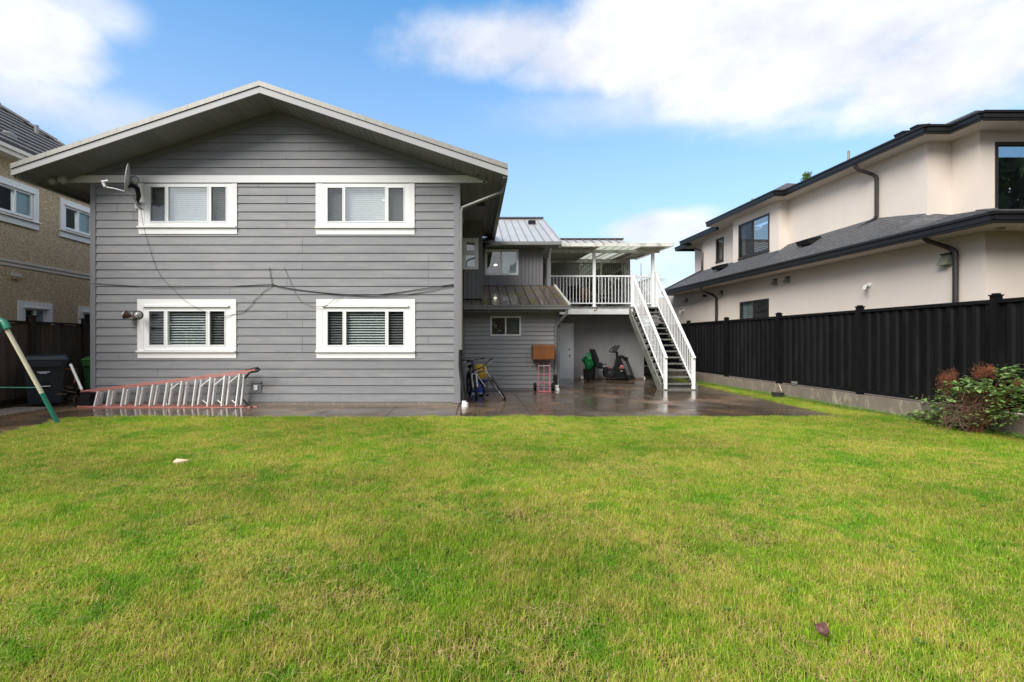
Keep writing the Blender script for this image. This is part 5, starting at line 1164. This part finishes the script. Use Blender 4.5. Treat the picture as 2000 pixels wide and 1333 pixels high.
MB().tube([Z4(1180, 560), Z4(1250, 590), Z4(1310, 740), (Z4(1380, 940)), Z4(1440, 1080)], .055, 10).build('front_strut', MT['darksteel'], eb)
pr('front_foot', [(1290, 1085), (1310, 1000), (1400, 980), (1470, 1060), (1480, 1085)], .5, MT['charcoal'])
bk = pr('seat_back', [(340, 300), (430, 300), (540, 580), (530, 640), (440, 650)], .42, MT['rubber']); pr('seat', [(440, 650), (610, 650), (640, 700), (620, 780), (460, 780)], .42, MT['rubber'])
MB().tube([Z4(620, 690, EY-.2), Z4(720, 690, EY-.2), Z4(730, 715, EY-.2)], .018, 8).build('side_handle', MT['darksteel'], eb)
MB().bar(Z4(480, 790), Z4(950, 775), .08, .06).build('seat_rail', MT['darksteel'], eb); MB().bar(Z4(420, 770), Z4(400, 1095), .06, .05, (1, 0, 0)).build('rear_strut', MT['rubber'], eb)
MB().bar(Z4(260, 1090, EY-.25), Z4(260, 1090, EY+.25), .08, .06).build('rear_foot', MT['rubber'], eb); MB().bar(Z4(720, 1085), Z4(1300, 1090), .1, .06).build('base_rail', MT['rubber'], eb)
MB().rod(Z4(1200, 900, EY-.25), Z4(1150, 880, EY-.13), .03, 8).build('pedal', MT['rubber'], eb)
tb = thing('garden_tub', 'tall black tub bundled in green plastic sheet beside the exercise bike', 'tub', EP(1150, 742, 18.3))
MB().tube([Z4(300, 1095, 18.3), Z4(300, 850, 18.3), Z4(300, 640, 18.3)], [.17, .19, .20], 16).build('tub', MT['rubber'], tb)
MB().tube([Z4(205, 1090, 18.25), Z4(200, 820, 18.25)], [.10, .12], 12).build('small_pail', MT['charcoal'], tb)
m = MB(); m.ball(Z4(255, 630, 18.2), .25, 22, 16, (.72, .7, 1.2)); o = m.build('plastic_sheet', MT['greenbag'], tb)
for v in o.data.vertices: v.co += Vector(mnoise.noise_vector(v.co*5))*.10+Vector(mnoise.noise_vector(v.co*14+V(3, 3, 3)))*.045
tag(MB().box(*(lambda a: (a.x-.06, a.x+.06, 18.9, 18.98, .02, .14))(Z4(105, 980, 18.9))).build('brick', MT['pvc'], None, bevel=.005), 'small white block at the foot of the grey wall beside the green-wrapped tub', 'block')
# pot and stick by the curb
pt = thing('plant_pot', 'shallow dark plastic pot in the grass against the concrete curb wall', 'pot', P(1519, 776, 13.0))
c = P(1519, 776, 12.9); c.z = 0; MB().tube([c+V(0, 0, .0), c+V(0, 0, .13), c+V(0, 0, .135), c+V(0, 0, .09)], [.12, .15, .155, .13], 18).build('pot', MT['darksteel'], pt)
tag(MB().tube([P(1527, 765, 13.05), P(1521, 750, 13.3)], .012, 6).build('wooden_stake', material('pale_stake', (.55, .42, .28), .7)), 'pale wooden stake leaning on the curb wall above the dark pot', 'stake')
tag(MB().box(*(lambda a: (a.x-.045, a.x+.02, 12.6, 12.75, a.z-.03, a.z+.03))(P(1556, 748, 12.6))).build('fence_tag', MT['gutter']), 'small grey tag stuck low on the black fence beyond the pot', 'tag')
# deck furniture
def chair(label, x, y, rz, cush):
    t = thing('patio_chair', label, 'chair', (x, y, DZ), 'chairs on the deck', (0, 0, rz), local=True)
    for sx in (-.22, .22):
        MB().tube([(sx, -.22, 0), (sx, -.24, .62)], .014, 6).build('leg', MT['rubber'], t); MB().tube([(sx, .22, 0), (sx, .20, .42), (sx, .30, .98)], .014, 6).build('leg', MT['rubber'], t)
        MB().tube([(sx, -.25, .62), (sx, .24, .60)], .018, 6).build('armrest', MT['rubber'], t)
    MB().box(-.23, .23, -.22, .22, .40, .44).build('seat', MT['rubber'], t); MB().hexa([(-.22, .22, .46), (.22, .22, .46), (.22, .25, .46), (-.22, .25, .46), (-.22, .29, .98), (.22, .29, .98), (.22, .32, .98), (-.22, .32, .98)]).build('backrest', cush, t)
MT['tanc'] = material('tan_cushion', (.30, .15, .08), .8)
a = P(1148, 570, 20.2); chair('dark patio chair with a tan back panel before the sliding door', a.x, 20.3, R(8), MT['tanc'])
a = P(1122, 575, 20.0); chair('black patio chair nearest the left end of the deck', a.x, 20.0, R(160), MT['rubber'])
a = P(1183, 575, 19.8); chair('black patio chair right of the middle canopy post', a.x, 19.9, R(70), MT['rubber'])
bx = MB(); 
bx.build  # no-op
# interior ceiling lamps seen through two windows
lg = emit('warm_lamp_glow', (1.0, .9, .7), 5)
tag(MB().ball(P(968, 518, 17.5), .045, 10, 6, (1.3, 1, .6)).build('ceiling_lamp', lg), 'small lit ceiling lamp seen through the back window over the low metal roof', 'lamp')
tag(MB().ball(P(751.5, 392.5, D0+.6), .05, 10, 6, (1.6, 1, .35)).build('ceiling_lamp', emit('pale_lamp_glow', (1, .95, .75), 3)), 'lit ceiling lamp glowing behind the blind of the upper right window', 'lamp')
# litter on the lawn
wd = P(347, 896, 5.9); tag(MB().hexa([(wd.x-.065, 5.92, .010), (wd.x-.01, 5.90, .010), (wd.x+.09, 5.98, .015), (wd.x-.06, 5.98, .015), (wd.x-.065, 5.915, .035), (wd.x-.01, 5.90, .03), (wd.x+.09, 5.98, .04), (wd.x-.06, 5.98, .055)]).build('wood_offcut', material('pale_wood', (.70, .50, .33), .7)), 'small pale wood offcut lying in the grass in front of the ladder', 'wood scrap')
lf = P(1608, 1250, 2.43); m = MB(); n = 8
for i in range(n+1):
    for j in range(n+1):
        u, v = i/n*2-1, j/n*2-1; w_ = math.sqrt(max(0, 1-v*v))*.8+.05
        m.v.append(V(lf.x+u*w_*.032, 2.44+v*.045, .045+.02*u*u+.01*math.sin(v*4)+.008*math.sin(u*7+v*3)))
m.f = [(i*(n+1)+j, (i+1)*(n+1)+j, (i+1)*(n+1)+j+1, i*(n+1)+j+1) for i in range(n) for j in range(n)]; m.sm = True
tag(m.build('fallen_leaf', leafmat('purple_brown_leaf', (.20, .09, .09), .5, .5, 40)), 'curled purplish-brown dead leaf on the lawn near the bottom right', 'leaf')

# ------------------------------------------------------------------ plants
def leafmesh(name, mat, l=.09, w=.055):
    m = MB(); m.v = [V(0, 0, 0), V(-w/2, l*.35, .010), V(0, l*.4, -.006), V(w/2, l*.35, .010), V(-w*.38, l*.7, .008), V(0, l*.75, -.004), V(w*.38, l*.7, .008), V(0, l, -.012)]
    m.f = [(0, 2, 1), (0, 3, 2), (1, 2, 5, 4), (2, 3, 6, 5), (4, 5, 7), (5, 6, 7)]; m.sm = True; return m.mesh(name, mat)
def fpt(px, py, off):
    Y = (FX0-off)/((px-VX)/FPX-SK); return P(px, py, Y)
rb = random.Random(21)
bs = thing('bramble_bush', 'green leafy bramble and dead brown twigs growing against the curb wall at the right', 'bush', fpt(1900, 838, .35))
lm = leafmesh('leaf', MT['leaf'], .120, .080); stems = MB()
clusters = [(1855, 745, .55), (1875, 752, .5), (1842, 762, .5), (1865, 765, .55), (1893, 744, .5), (1905, 750, .6), (1918, 752, .4), (1930, 746, .5), (1940, 755, .4), (1880, 742, .5),
            (1948, 722, .3), (1965, 721, .3), (1955, 733, .3), (1985, 721, .2), (1975, 735, .25), (1990, 738, .2), (1968, 745, .3), (1982, 752, .3), (1995, 760, .3), (1960, 757, .4), (1950, 772, .4), (1972, 764, .3), (1990, 772, .3),
            (1945, 785, .4), (1955, 792, .4), (1938, 790, .4), (1975, 790, .3), (1995, 785, .25), (1940, 803, .4), (1952, 808, .4), (1965, 806, .35), (1978, 808, .3), (1996, 803, .3), (1905, 762, .5), (1920, 765, .4), (1930, 795, .4),
            (1800, 780, .1), (1822, 786, .2), (1832, 790, .3), (1815, 803, .25), (1803, 812, .3), (1826, 808, .35), (1838, 812, .4), (1845, 800, .5), (1830, 822, .4), (1820, 830, .4), (1850, 778, .6), (1862, 783, .6), (1800, 806, .15), (1780, 813, .25), (1775, 806, .2),
            (1868, 758, .6), (1885, 760, .65), (1895, 756, .3), (1912, 758, .55), (1925, 756, .6), (1848, 770, .4), (1836, 776, .4), (1942, 764, .5), (1958, 768, .5), (1983, 762, .4), (2000, 748, .3), (2008, 765, .3), (2008, 790, .3), (2015, 730, .2)]
root = fpt(1905, 836, .35); root.z = .02; nl = 0
for (px, py, off) in clusters:
    c = fpt(px+rb.uniform(-3, 3), py+rb.uniform(-2, 2), off+rb.uniform(-.08, .08)); c.z = max(c.z, .12)
    mid = root.lerp(c, .6)+V(0, 0, .08); stems.tube([root+V(rb.uniform(-.08, .08), rb.uniform(-.1, .1), 0), mid, c], [.006, .0045, .0025], 5)
    for k in range(4 if nl < 270 else 3):
        a = rb.uniform(0, 6.28); s = rb.uniform(.6, 1.05); inst('leaf', lm, bs, c+V(rb.uniform(-.025, .025), rb.uniform(-.03, .03), rb.uniform(-.03, .03)), (rb.uniform(-.5, .35), rb.uniform(-.35, .35), a), (s, s, s)); nl += 1
stems.build('stem', MT['dryflower'], bs, kind='stuff')
tw = MB(); base = fpt(1890, 836, .45); base.z = .0
for k in range(380):
    q = fpt(rb.gauss(1893, 30), rb.uniform(760, 832), rb.uniform(.15, .6))
    if rb.random() < .6: b0 = q+V(rb.uniform(-.2, .2), rb.uniform(-.15, .15), rb.uniform(-.25, .1))
    else: b0 = base+V(rb.gauss(0, .22), rb.gauss(0, .10), rb.uniform(0, .25))
    q.z = max(q.z, .03); md = b0.lerp(q, .5)+V(rb.uniform(-.12, .12), rb.uniform(-.06, .06), rb.uniform(-.03, .10)); r_ = rb.uniform(.002, .006); tw.tube([b0, md, q], [r_, r_*.8, r_*.5], 4, cap=False)
tw.sm = False; tw.build('twigs', MT['twig'], bs, kind='stuff')
cl = MB()
for (px, py, sx, sy, nn) in ((1850, 743, 15, 10, 620), (1862, 732, 6, 6, 120), (1920, 729, 16, 10, 620), (1932, 722, 8, 5, 160), (1989, 750, 7, 5, 90), (1850, 760, 16, 8, 160)):
    for k in range(nn):
        c = fpt(rb.gauss(px, sx*.6), rb.gauss(py, sy*.6), .4+rb.gauss(0, .06)); d = V(rb.gauss(0, 1), rb.gauss(0, .6), rb.gauss(.3, 1)).normalized()*rb.uniform(.02, .06); r_ = .0022
        cl.tube([c, c+d], [r_, .001], 3, cap=False)
        e_ = c+d; s = rb.uniform(.004, .009); cl.add([e_+V(-s, 0, 0), e_+V(s, s, 0), e_+V(0, 0, s*1.8)], [(0, 1, 2)])
cl.sm = False; cl.build('dead_flower_heads', MT['dryflower'], bs, kind='stuff')
fo = MB(); rr = random.Random(61)
for k in range(1500):
    if rr.random() < .25: px, py = rr.gauss(1890, 45), rr.uniform(800, 838)
    else:
        q_ = rr.choice(clusters); px, py = q_[0]+rr.gauss(0, 9), q_[1]+rr.gauss(3, 7)
    if px < 1765: continue
    c = fpt(px, py, rr.uniform(.1, .65)); c.z = max(c.z, .03); a = rr.uniform(0, 6.28); s = rr.uniform(.018, .042); u = V(math.cos(a), math.sin(a), rr.uniform(-.5, .3))*s; w = V(-math.sin(a), math.cos(a), rr.uniform(-.3, .3))*s*.6
    fo.add([c-u, c+w, c+u-V(0, 0, .006), c-w], [(0, 1, 2, 3)])
fo.build('small_leaves', leafmat('small_bramble_leaf', (.16, .26, .07), .45, .5, 8), bs, kind='stuff')
# strip of weeds at the foot of the curb wall
wd = MB(); rr = random.Random(8)
for k in range(9000):
    Y = rr.uniform(6.8, 18.0); x = NX(FX0-.08, Y)-abs(rr.gauss(0, .16))-(.02); 
    if Y > 9.7 and x < edge_patio(Y)-.06*rr.random(): continue
    h = rr.uniform(.02, .07)*(1.4 if rr.random() < .1 else 1); a = rr.uniform(0, 6.28); s = rr.uniform(.008, .02)
    p = V(x, Y, h); u = V(math.cos(a), math.sin(a), rr.uniform(-.4, .4))*s; v_ = V(-math.sin(a), math.cos(a), rr.uniform(-.3, .5))*s*.6
    wd.add([p-u, p-v_, p+u, p+v_], [(0, 1, 2, 3)])
wd.build('ground_weeds', MT['weed'], kind='stuff')
ls = MB(); rr = random.Random(18)
for k in range(26000):     # loose soil strip edge and verge blades beside the patio
    Y = rr.uniform(9.6, 19.5); x0_ = edge_patio(Y); x1_ = NX(FX0-.08, Y)
    x = rr.uniform(x0_-.03, x1_); h = rr.uniform(.03, .075); a = rr.uniform(0, 6.28); b0 = V(x, Y, -.02); t = b0+V(math.cos(a)*.02, math.sin(a)*.02, h); s = .0022
    ls.add([b0+V(-s, 0, 0), b0+V(s, 0, 0), t], [(0, 1, 2)])
MB().prism([(edge_patio(9.5)-.0, 9.5, -.02), (9.2, 9.5, -.02), (9.0, 24, -.02), (edge_patio(19.3), 24, -.02), (edge_patio(19.3), 19.3, -.02)], (0, 0, .012)).build('verge_soil', MT['soil'], kind='structure')

# trees
def tree(name, label, loc, h, crown, n, mat, seed, leaf=.10, trunk=.12, conical=False, group=None, kind=None):
    rr = random.Random(seed); t = thing(name, label, 'tree', loc, group); L0 = Vector(loc)
    m = MB(); m.tube([L0, L0+V(.05, 0, h*.4), L0+V(0, .05, h*.97)], [trunk, trunk*.7, trunk*.15], 8); ends = []
    for k in range(26):
        z = h*rr.uniform(.3, .97); a = rr.uniform(0, 6.28); r_ = crown*(1-z/h)*1.35 if conical else crown*math.sqrt(max(.05, 1-((z/h-.66)/.36)**2))*rr.uniform(.6, 1)
        e = L0+V(math.cos(a)*r_, math.sin(a)*r_, z-(.1*r_ if conical else -.2*r_)); s = L0+V(0, 0, z*.85 if not conical else z); m.tube([s, s.lerp(e, .5)+V(0, 0, .05), e], [trunk*.28, trunk*.18, .006], 5); ends.append((s, e))
    m.build('trunk', MT['bark'], t)
    c = MB()
    for k in range(n):
        s, e = rr.choice(ends); p = s.lerp(e, rr.uniform(.25, 1.05))+V(rr.gauss(0, 1), rr.gauss(0, 1), rr.gauss(0, .7))*(crown*.13 if not conical else crown*.09)
        u = V(rr.gauss(0, 1), rr.gauss(0, 1), rr.gauss(0, .6)).normalized()*leaf*rr.uniform(.5, 1); v = u.cross(V(rr.gauss(0, 1), rr.gauss(0, 1), rr.gauss(0, 1))).normalized()*leaf*.45
        c.add([p-u*.5, p+v*.5, p+u*.5, p-v*.5], [(0, 1, 2, 3)])
    c.build('crown', mat, t); return t
a = P(1577, 380, 34); tree('conifer_tree', 'green conifer tip poking up behind the cream house roof', (a.x, 34, 0), P(1577, 330, 34).z, 1.3, 9000, MT['conif'], 3, .16, .16, True)
a = P(1246, 600, 30); tree('blossom_tree', 'pale blossoming tree seen just past the deck under the canopy', (a.x+.2, 30, 0), 6.5, 1.5, 5200, MT['blossom'], 6, .10, .10)
hg = MB(); rr = random.Random(71)
for k in range(5200):
    c = V(rr.uniform(6.95, 8.0), 24.6+rr.gauss(0, .25), rr.uniform(0, 2.5)); u = V(rr.gauss(0, 1), rr.gauss(0, 1), rr.gauss(0, 1)).normalized()*.06; v = u.cross(V(rr.gauss(0, 1), rr.gauss(0, 1), rr.gauss(0, 1))).normalized()*.035; hg.add([c-u, c+v, c+u, c-v], [(0, 1, 2, 3)])
hg.sm = False; tag(hg.build('hedge', MT['leafdk']), 'dark hedge closing the side yard behind the stairs beside the black fence', 'hedge')
# wood behind the viewer, mirrored in the window panes
wm = MB(); rr = random.Random(31)
for cx, cy, hh, cr_ in [(-14, -16, 7, 3), (-9, -18, 8, 3.2), (-4, -17, 6, 3), (1, -19, 8, 3.4), (6, -17, 10, 3.4), (11, -15, 13, 3.6), (15, -12, 15, 3.8), (19, -7, 15, 3.8), (12, -20, 15, 4), (-19, -13, 8, 3.4), (24, 0, 14, 4), (28, -4, 16, 4.5), (24, -7, 15, 4), (31, 1, 15, 4.5), (33, -9, 17, 5)]:
    wm.tube([V(cx, cy, 0), V(cx, cy, hh*.8)], [.25, .08], 7)
    for k in range(2600):
        a = rr.uniform(0, 6.28); z = rr.uniform(.04, 1); r_ = cr_*math.sqrt(max(0.02, 1-((z-.5)/.52)**2))*rr.uniform(.55, 1.05); p = V(cx+math.cos(a)*r_, cy+math.sin(a)*r_, z*hh)
        u = V(rr.gauss(0, 1), rr.gauss(0, 1), rr.gauss(0, 1)).normalized()*.38; v = u.cross(V(rr.gauss(0, 1), rr.gauss(0, 1), rr.gauss(0, 1))).normalized()*.22; wm.add([p-u, p+v, p+u, p-v], [(0, 1, 2, 3)])
wm.sm = False; wm.build('tree_belt', MT['leafdk'], kind='stuff')

# broad-leaved lawn weeds: flat rosettes dotted through the turf
rz_ = MB(); rr = random.Random(55)
for k in range(70):
    y = rr.uniform(2.0, 9.3); x = rr.uniform(-7.2, 8.2); n_ = rr.randint(4, 9); L_ = rr.uniform(.015, .035)
    if k < 14: x, y, L_, n_ = [(-2.1, 4.1), (-1.95, 4.2), (3.0, 3.5), (3.1, 3.45), (1.4, 2.7), (-3.6, 5.0), (2.2, 2.4), (1.9, 2.9), (-1.2, 3.2), (4.6, 4.4), (.4, 3.3), (-.3, 5.2), (.2, 4.0), (2.6, 4.4)][k]+(.034, 9)
    for j in range(n_):
        a = 6.283*j/n_+rr.uniform(-.3, .3); d = V(math.cos(a), math.sin(a), rr.uniform(.15, .6)); w = V(-math.sin(a), math.cos(a), 0)*L_*.22; p = V(x, y, .012); l_ = L_*rr.uniform(.7, 1.1)
        rz_.add([p, p+d*l_*.5-w, p+d*l_*.5+w, p+d*l_-V(0, 0, l_*.15)], [(0, 2, 3, 1)])
rz_.build('lawn_weeds', leafmat('rosette_leaf', (.12, .25, .05), .3, .45, 9), kind='stuff')

sw_ = MB(); rr = random.Random(91); cen = [(rr.uniform(-6, 7), rr.uniform(2, 8)) for _ in range(46)]+[((P(a, b, 1425/(b-666.5)).x), 1425/(b-666.5)) for a, b in ((385, 1020), (905, 1268), (650, 1170), (1090, 1210), (760, 1300), (1500, 1250), (560, 1110), (1470, 1055), (1010, 1005))]*3
for k in range(4200):
    if rr.random() < .6: c_ = rr.choice(cen); x, y = c_[0]+rr.gauss(0, .16), c_[1]+rr.gauss(0, .13)
    else: y = rr.uniform(1.9, 6.5); x = rr.uniform(-y*1.2, y*1.2)
    if y > 9.3: continue
    a = rr.uniform(0, 6.28); l_ = rr.uniform(.03, .10); w = rr.uniform(.0008, .0016); d = V(math.cos(a), math.sin(a), 0); n_ = V(-d.y, d.x, 0)*w; p = V(x, y, rr.uniform(.012, .03)); md_ = p+d*l_*.5+V(0, 0, rr.uniform(.0, .018))+V(-d.y, d.x, 0)*l_*rr.uniform(-.15, .15); e_ = p+d*l_+V(0, 0, rr.uniform(-.01, .02))
    sw_.add([p-n_, p+n_, md_+n_, md_-n_, e_], [(0, 1, 2, 3), (3, 2, 4)])
sw_.build('dry_straw', leafmat('dry_straw', (.52, .38, .17), .4, .6, 20), kind='stuff')

# ------------------------------------------------------------------ lawn
def lawn_mat():
    m = bpy.data.materials.new('grass_blade'); m.use_nodes = True; nt = m.node_tree; N = nt.nodes; L = nt.links; b = N['Principled BSDF']
    b.inputs['Roughness'].default_value = .5; b.inputs['Specular IOR Level'].default_value = .35
    geo = N.new('ShaderNodeNewGeometry')
    def nz(s, det, off=(0, 0, 0), st=(1, 1, 0)):
        mp = N.new('ShaderNodeMapping'); mp.inputs['Location'].default_value = off; mp.inputs['Scale'].default_value = st; L.new(geo.outputs['Position'], mp.inputs[0])
        n = N.new('ShaderNodeTexNoise'); n.inputs['Scale'].default_value = s; n.inputs['Detail'].default_value = det; n.inputs['Roughness'].default_value = .6; L.new(mp.outputs[0], n.inputs[0]); return n.outputs[0]
    def mr(v, a, b_, c=0, d=1):
        n = N.new('ShaderNodeMapRange'); n.interpolation_type = 'SMOOTHSTEP'; n.inputs[1].default_value = a; n.inputs[2].default_value = b_; n.inputs[3].default_value = c; n.inputs[4].default_value = d; L.new(v, n.inputs[0]); return n.outputs[0]
    def ma(op, a, c):
        n = N.new('ShaderNodeMath'); n.operation = op
        for i, v in enumerate((a, c)):
            if isinstance(v, (int, float)): n.inputs[i].default_value = v
            else: L.new(v, n.inputs[i])
        return n.outputs[0]
    at = N.new('ShaderNodeAttribute'); at.attribute_name = 'tone'; tone = at.outputs['Fac']
    at2 = N.new('ShaderNodeAttribute'); at2.attribute_name = 'hue'; hue = at2.outputs['Fac']
    big = nz(.8, 5, (3.3, 1.1, 0)); mid = nz(3.4, 6, (7, 2, 0)); sm = nz(9, 3)
    dryf = ma('ADD', ma('MULTIPLY', big, .4), ma('MULTIPLY', mid, .6)); dry = mr(dryf, .38, .62)            # patches of thin yellowed turf
    lush = mr(ma('ADD', ma('MULTIPLY', nz(1.3, 3, (11, 5, 0)), .6), ma('MULTIPLY', nz(4, 3, (1, 9, 0)), .4)), .52, .62)
    def mix(f, a, c):
        n = N.new('ShaderNodeMixRGB'); 
        if isinstance(f, float): n.inputs[0].default_value = f
        else: L.new(f, n.inputs[0])
        for i, v in ((1, a), (2, c)):
            if isinstance(v, tuple): n.inputs[i].default_value = v
            else: L.new(v, n.inputs[i])
        return n.outputs[0]
    green = mix(hue, GR_A, GR_B); olive = mix(hue, OL_A, OL_B)
    c1 = mix(dry, green, olive); c2 = mix(ma('MULTIPLY', lush, .75), c1, LUSH)
    thr = ma('SUBTRACT', 1.0, ma('ADD', .05, ma('MULTIPLY', ma('MULTIPLY', dry, ma('SUBTRACT', 1.0, lush)), .26)))
    isdry = ma('GREATER_THAN', tone, thr)
    c3a = mix(isdry, c2, STRAW); vv = N.new('ShaderNodeVectorMath'); vv.operation = 'SCALE'; L.new(c3a, vv.inputs[0]); L.new(ma('ADD', mr(nz(.33, 4, (2, 8, 0)), .35, .65, .80, 1.08), mr(sm, .3, .7, -.10, .10)), vv.inputs['Scale']); c3 = vv.outputs[0]; L.new(c3, b.inputs['Base Color'])
    t = N.new('ShaderNodeBsdfTranslucent'); L.new(c3, t.inputs[0]); mx = N.new('ShaderNodeMixShader'); mx.inputs[0].default_value = .32
    L.new(b.outputs[0], mx.inputs[1]); L.new(t.outputs[0], mx.inputs[2]); L.new(mx.outputs[0], N['Material Output'].inputs[0]); return m
GR_A = (.105, .25, .007, 1); GR_B = (.34, .53, .022, 1); OL_A = (.22, .34, .013, 1); OL_B = (.50, .54, .048, 1); LUSH = (.12, .34, .007, 1); STRAW = (.60, .46, .16, 1)
MT['grass'] = lawn_mat()
tcol = bpy.data.collections.new('grass_tufts')
def tuft(i):
    rr = random.Random(100+i); R_ = .15; v = []; f = []; tone = []; hue = []
    for k in range(300):
        r_ = R_*math.sqrt(rr.random()); a = rr.uniform(0, 6.28); x, y = r_*math.cos(a), r_*math.sin(a); tn = rr.random(); hu = rr.random()
        if rr.random() < .36:       # lying thatch
            h = rr.uniform(.004, .02); l = rr.uniform(.02, .05); tn = .6+.4*rr.random()
        else: h = rr.uniform(.010, .036)*(1.5 if rr.random() < .08 else 1); l = rr.uniform(.006, .048)
        d = rr.uniform(0, 6.28); dx, dy = math.cos(d), math.sin(d); w = rr.uniform(.0009, .0021); fx, fy = -dy*w, dx*w; b = len(v); z0 = -.012
        v += [(x-fx, y-fy, z0), (x+fx, y+fy, z0), (x+dx*l*.35-fx*.8, y+dy*l*.35-fy*.8, h*.6), (x+dx*l*.35+fx*.8, y+dy*l*.35+fy*.8, h*.6), (x+dx*l, y+dy*l, h)]
        f += [(b, b+1, b+3, b+2), (b+2, b+3, b+4)]; tone += [tn]*5; hue += [hu]*5
    me = bpy.data.meshes.new('grass_tuft'); me.from_pydata(v, [], f); me.materials.append(MT['grass'])
    for nm, vals in (('tone', tone), ('hue', hue)):
        a_ = me.attributes.new(nm, 'FLOAT', 'POINT'); a_.data.foreach_set('value', vals)
    o = bpy.data.objects.new('grass_tuft', me); tcol.objects.link(o)
for i in range(10): tuft(i)
rr = random.Random(77); pts = []
def in_lawn(x, y):
    y += .05*mnoise.noise(V(x*3, 0, 0))+.05*mnoise.noise(V(x*11, 3, 0))
    if y > 9.60: return x > edge_patio(y)-.03 and x < NX(FX0-.16, y) and y < 20
    xl = -7.95+(9.6-y)*(.51/2.6)
    return xl < x < NX(FX0-.16, y)
bare = [((P(a, b, 1425/(b-666.5)).x), 1425/(b-666.5), c) for a, b, c in ((385, 1020, .10), (905, 1268, .055), (650, 1170, .06), (1090, 1210, .05), (760, 1300, .06), (1500, 1250, .05), (560, 1110, .06), (1470, 1055, .07), (1010, 1005, .07))]+[(rr.uniform(-6, 7), rr.uniform(2.2, 8.5), rr.uniform(.04, .09)) for _ in range(22)]
sp = .115; y = 1.2
while y < 20:
    x = -9.5
    while x < 9:
        px, py = x+rr.uniform(-.06, .06), y+rr.uniform(-.06, .06)
        if any((px-a)**2+(py-b)**2 < (c+.028)**2 for a, b, c in bare): x += sp; continue
        if in_lawn(px, py) and (y > 7 or abs(px+.0) < y*1.35+1.2): pts.append((px, py, -.004))
        x += sp
    y += sp
pm = bpy.data.meshes.new('lawn_grass'); pm.from_pydata(pts, [], [])
sc_attr = pm.attributes.new('hscale', 'FLOAT', 'POINT')
vals = []
for p in pts:
    n_ = mnoise.noise(V(p[0]*1.3+5, p[1]*1.3, 0))+.6*mnoise.noise(V(p[0]*4, p[1]*4, 3)); vals.append(max(.5, 1.0+.85*n_))
sc_attr.data.foreach_set('value', vals)
lg_o = bpy.data.objects.new('lawn_grass', pm); col.objects.link(lg_o); lg_o['kind'] = 'stuff'
ng = bpy.data.node_groups.new('grass_scatter', 'GeometryNodeTree'); ng.interface.new_socket('Geometry', in_out='INPUT', socket_type='NodeSocketGeometry'); ng.interface.new_socket('Geometry', in_out='OUTPUT', socket_type='NodeSocketGeometry')
N = ng.nodes; L = ng.links; gi = N.new('NodeGroupInput'); go = N.new('NodeGroupOutput'); ip = N.new('GeometryNodeInstanceOnPoints'); ci = N.new('GeometryNodeCollectionInfo')
ci.inputs[0].default_value = tcol; ci.inputs[1].default_value = True; ci.inputs[2].default_value = True; ip.inputs['Pick Instance'].default_value = True
rv_ = N.new('FunctionNodeRandomValue'); rv_.data_type = 'FLOAT_VECTOR'; rv_.inputs[0].default_value = (-.06, -.06, 0); rv_.inputs[1].default_value = (.06, .06, 6.28)
na = N.new('GeometryNodeInputNamedAttribute'); na.data_type = 'FLOAT'; na.inputs[0].default_value = 'hscale'; cx = N.new('ShaderNodeCombineXYZ'); cx.inputs[0].default_value = 1; cx.inputs[1].default_value = 1; L.new(na.outputs[0], cx.inputs[2])
L.new(gi.outputs[0], ip.inputs[0]); L.new(ci.outputs[0], ip.inputs['Instance']); L.new(rv_.outputs[0], ip.inputs['Rotation']); L.new(cx.outputs[0], ip.inputs['Scale']); L.new(ip.outputs[0], go.inputs[0])
md = lg_o.modifiers.new('scatter', 'NODES'); md.node_group = ng
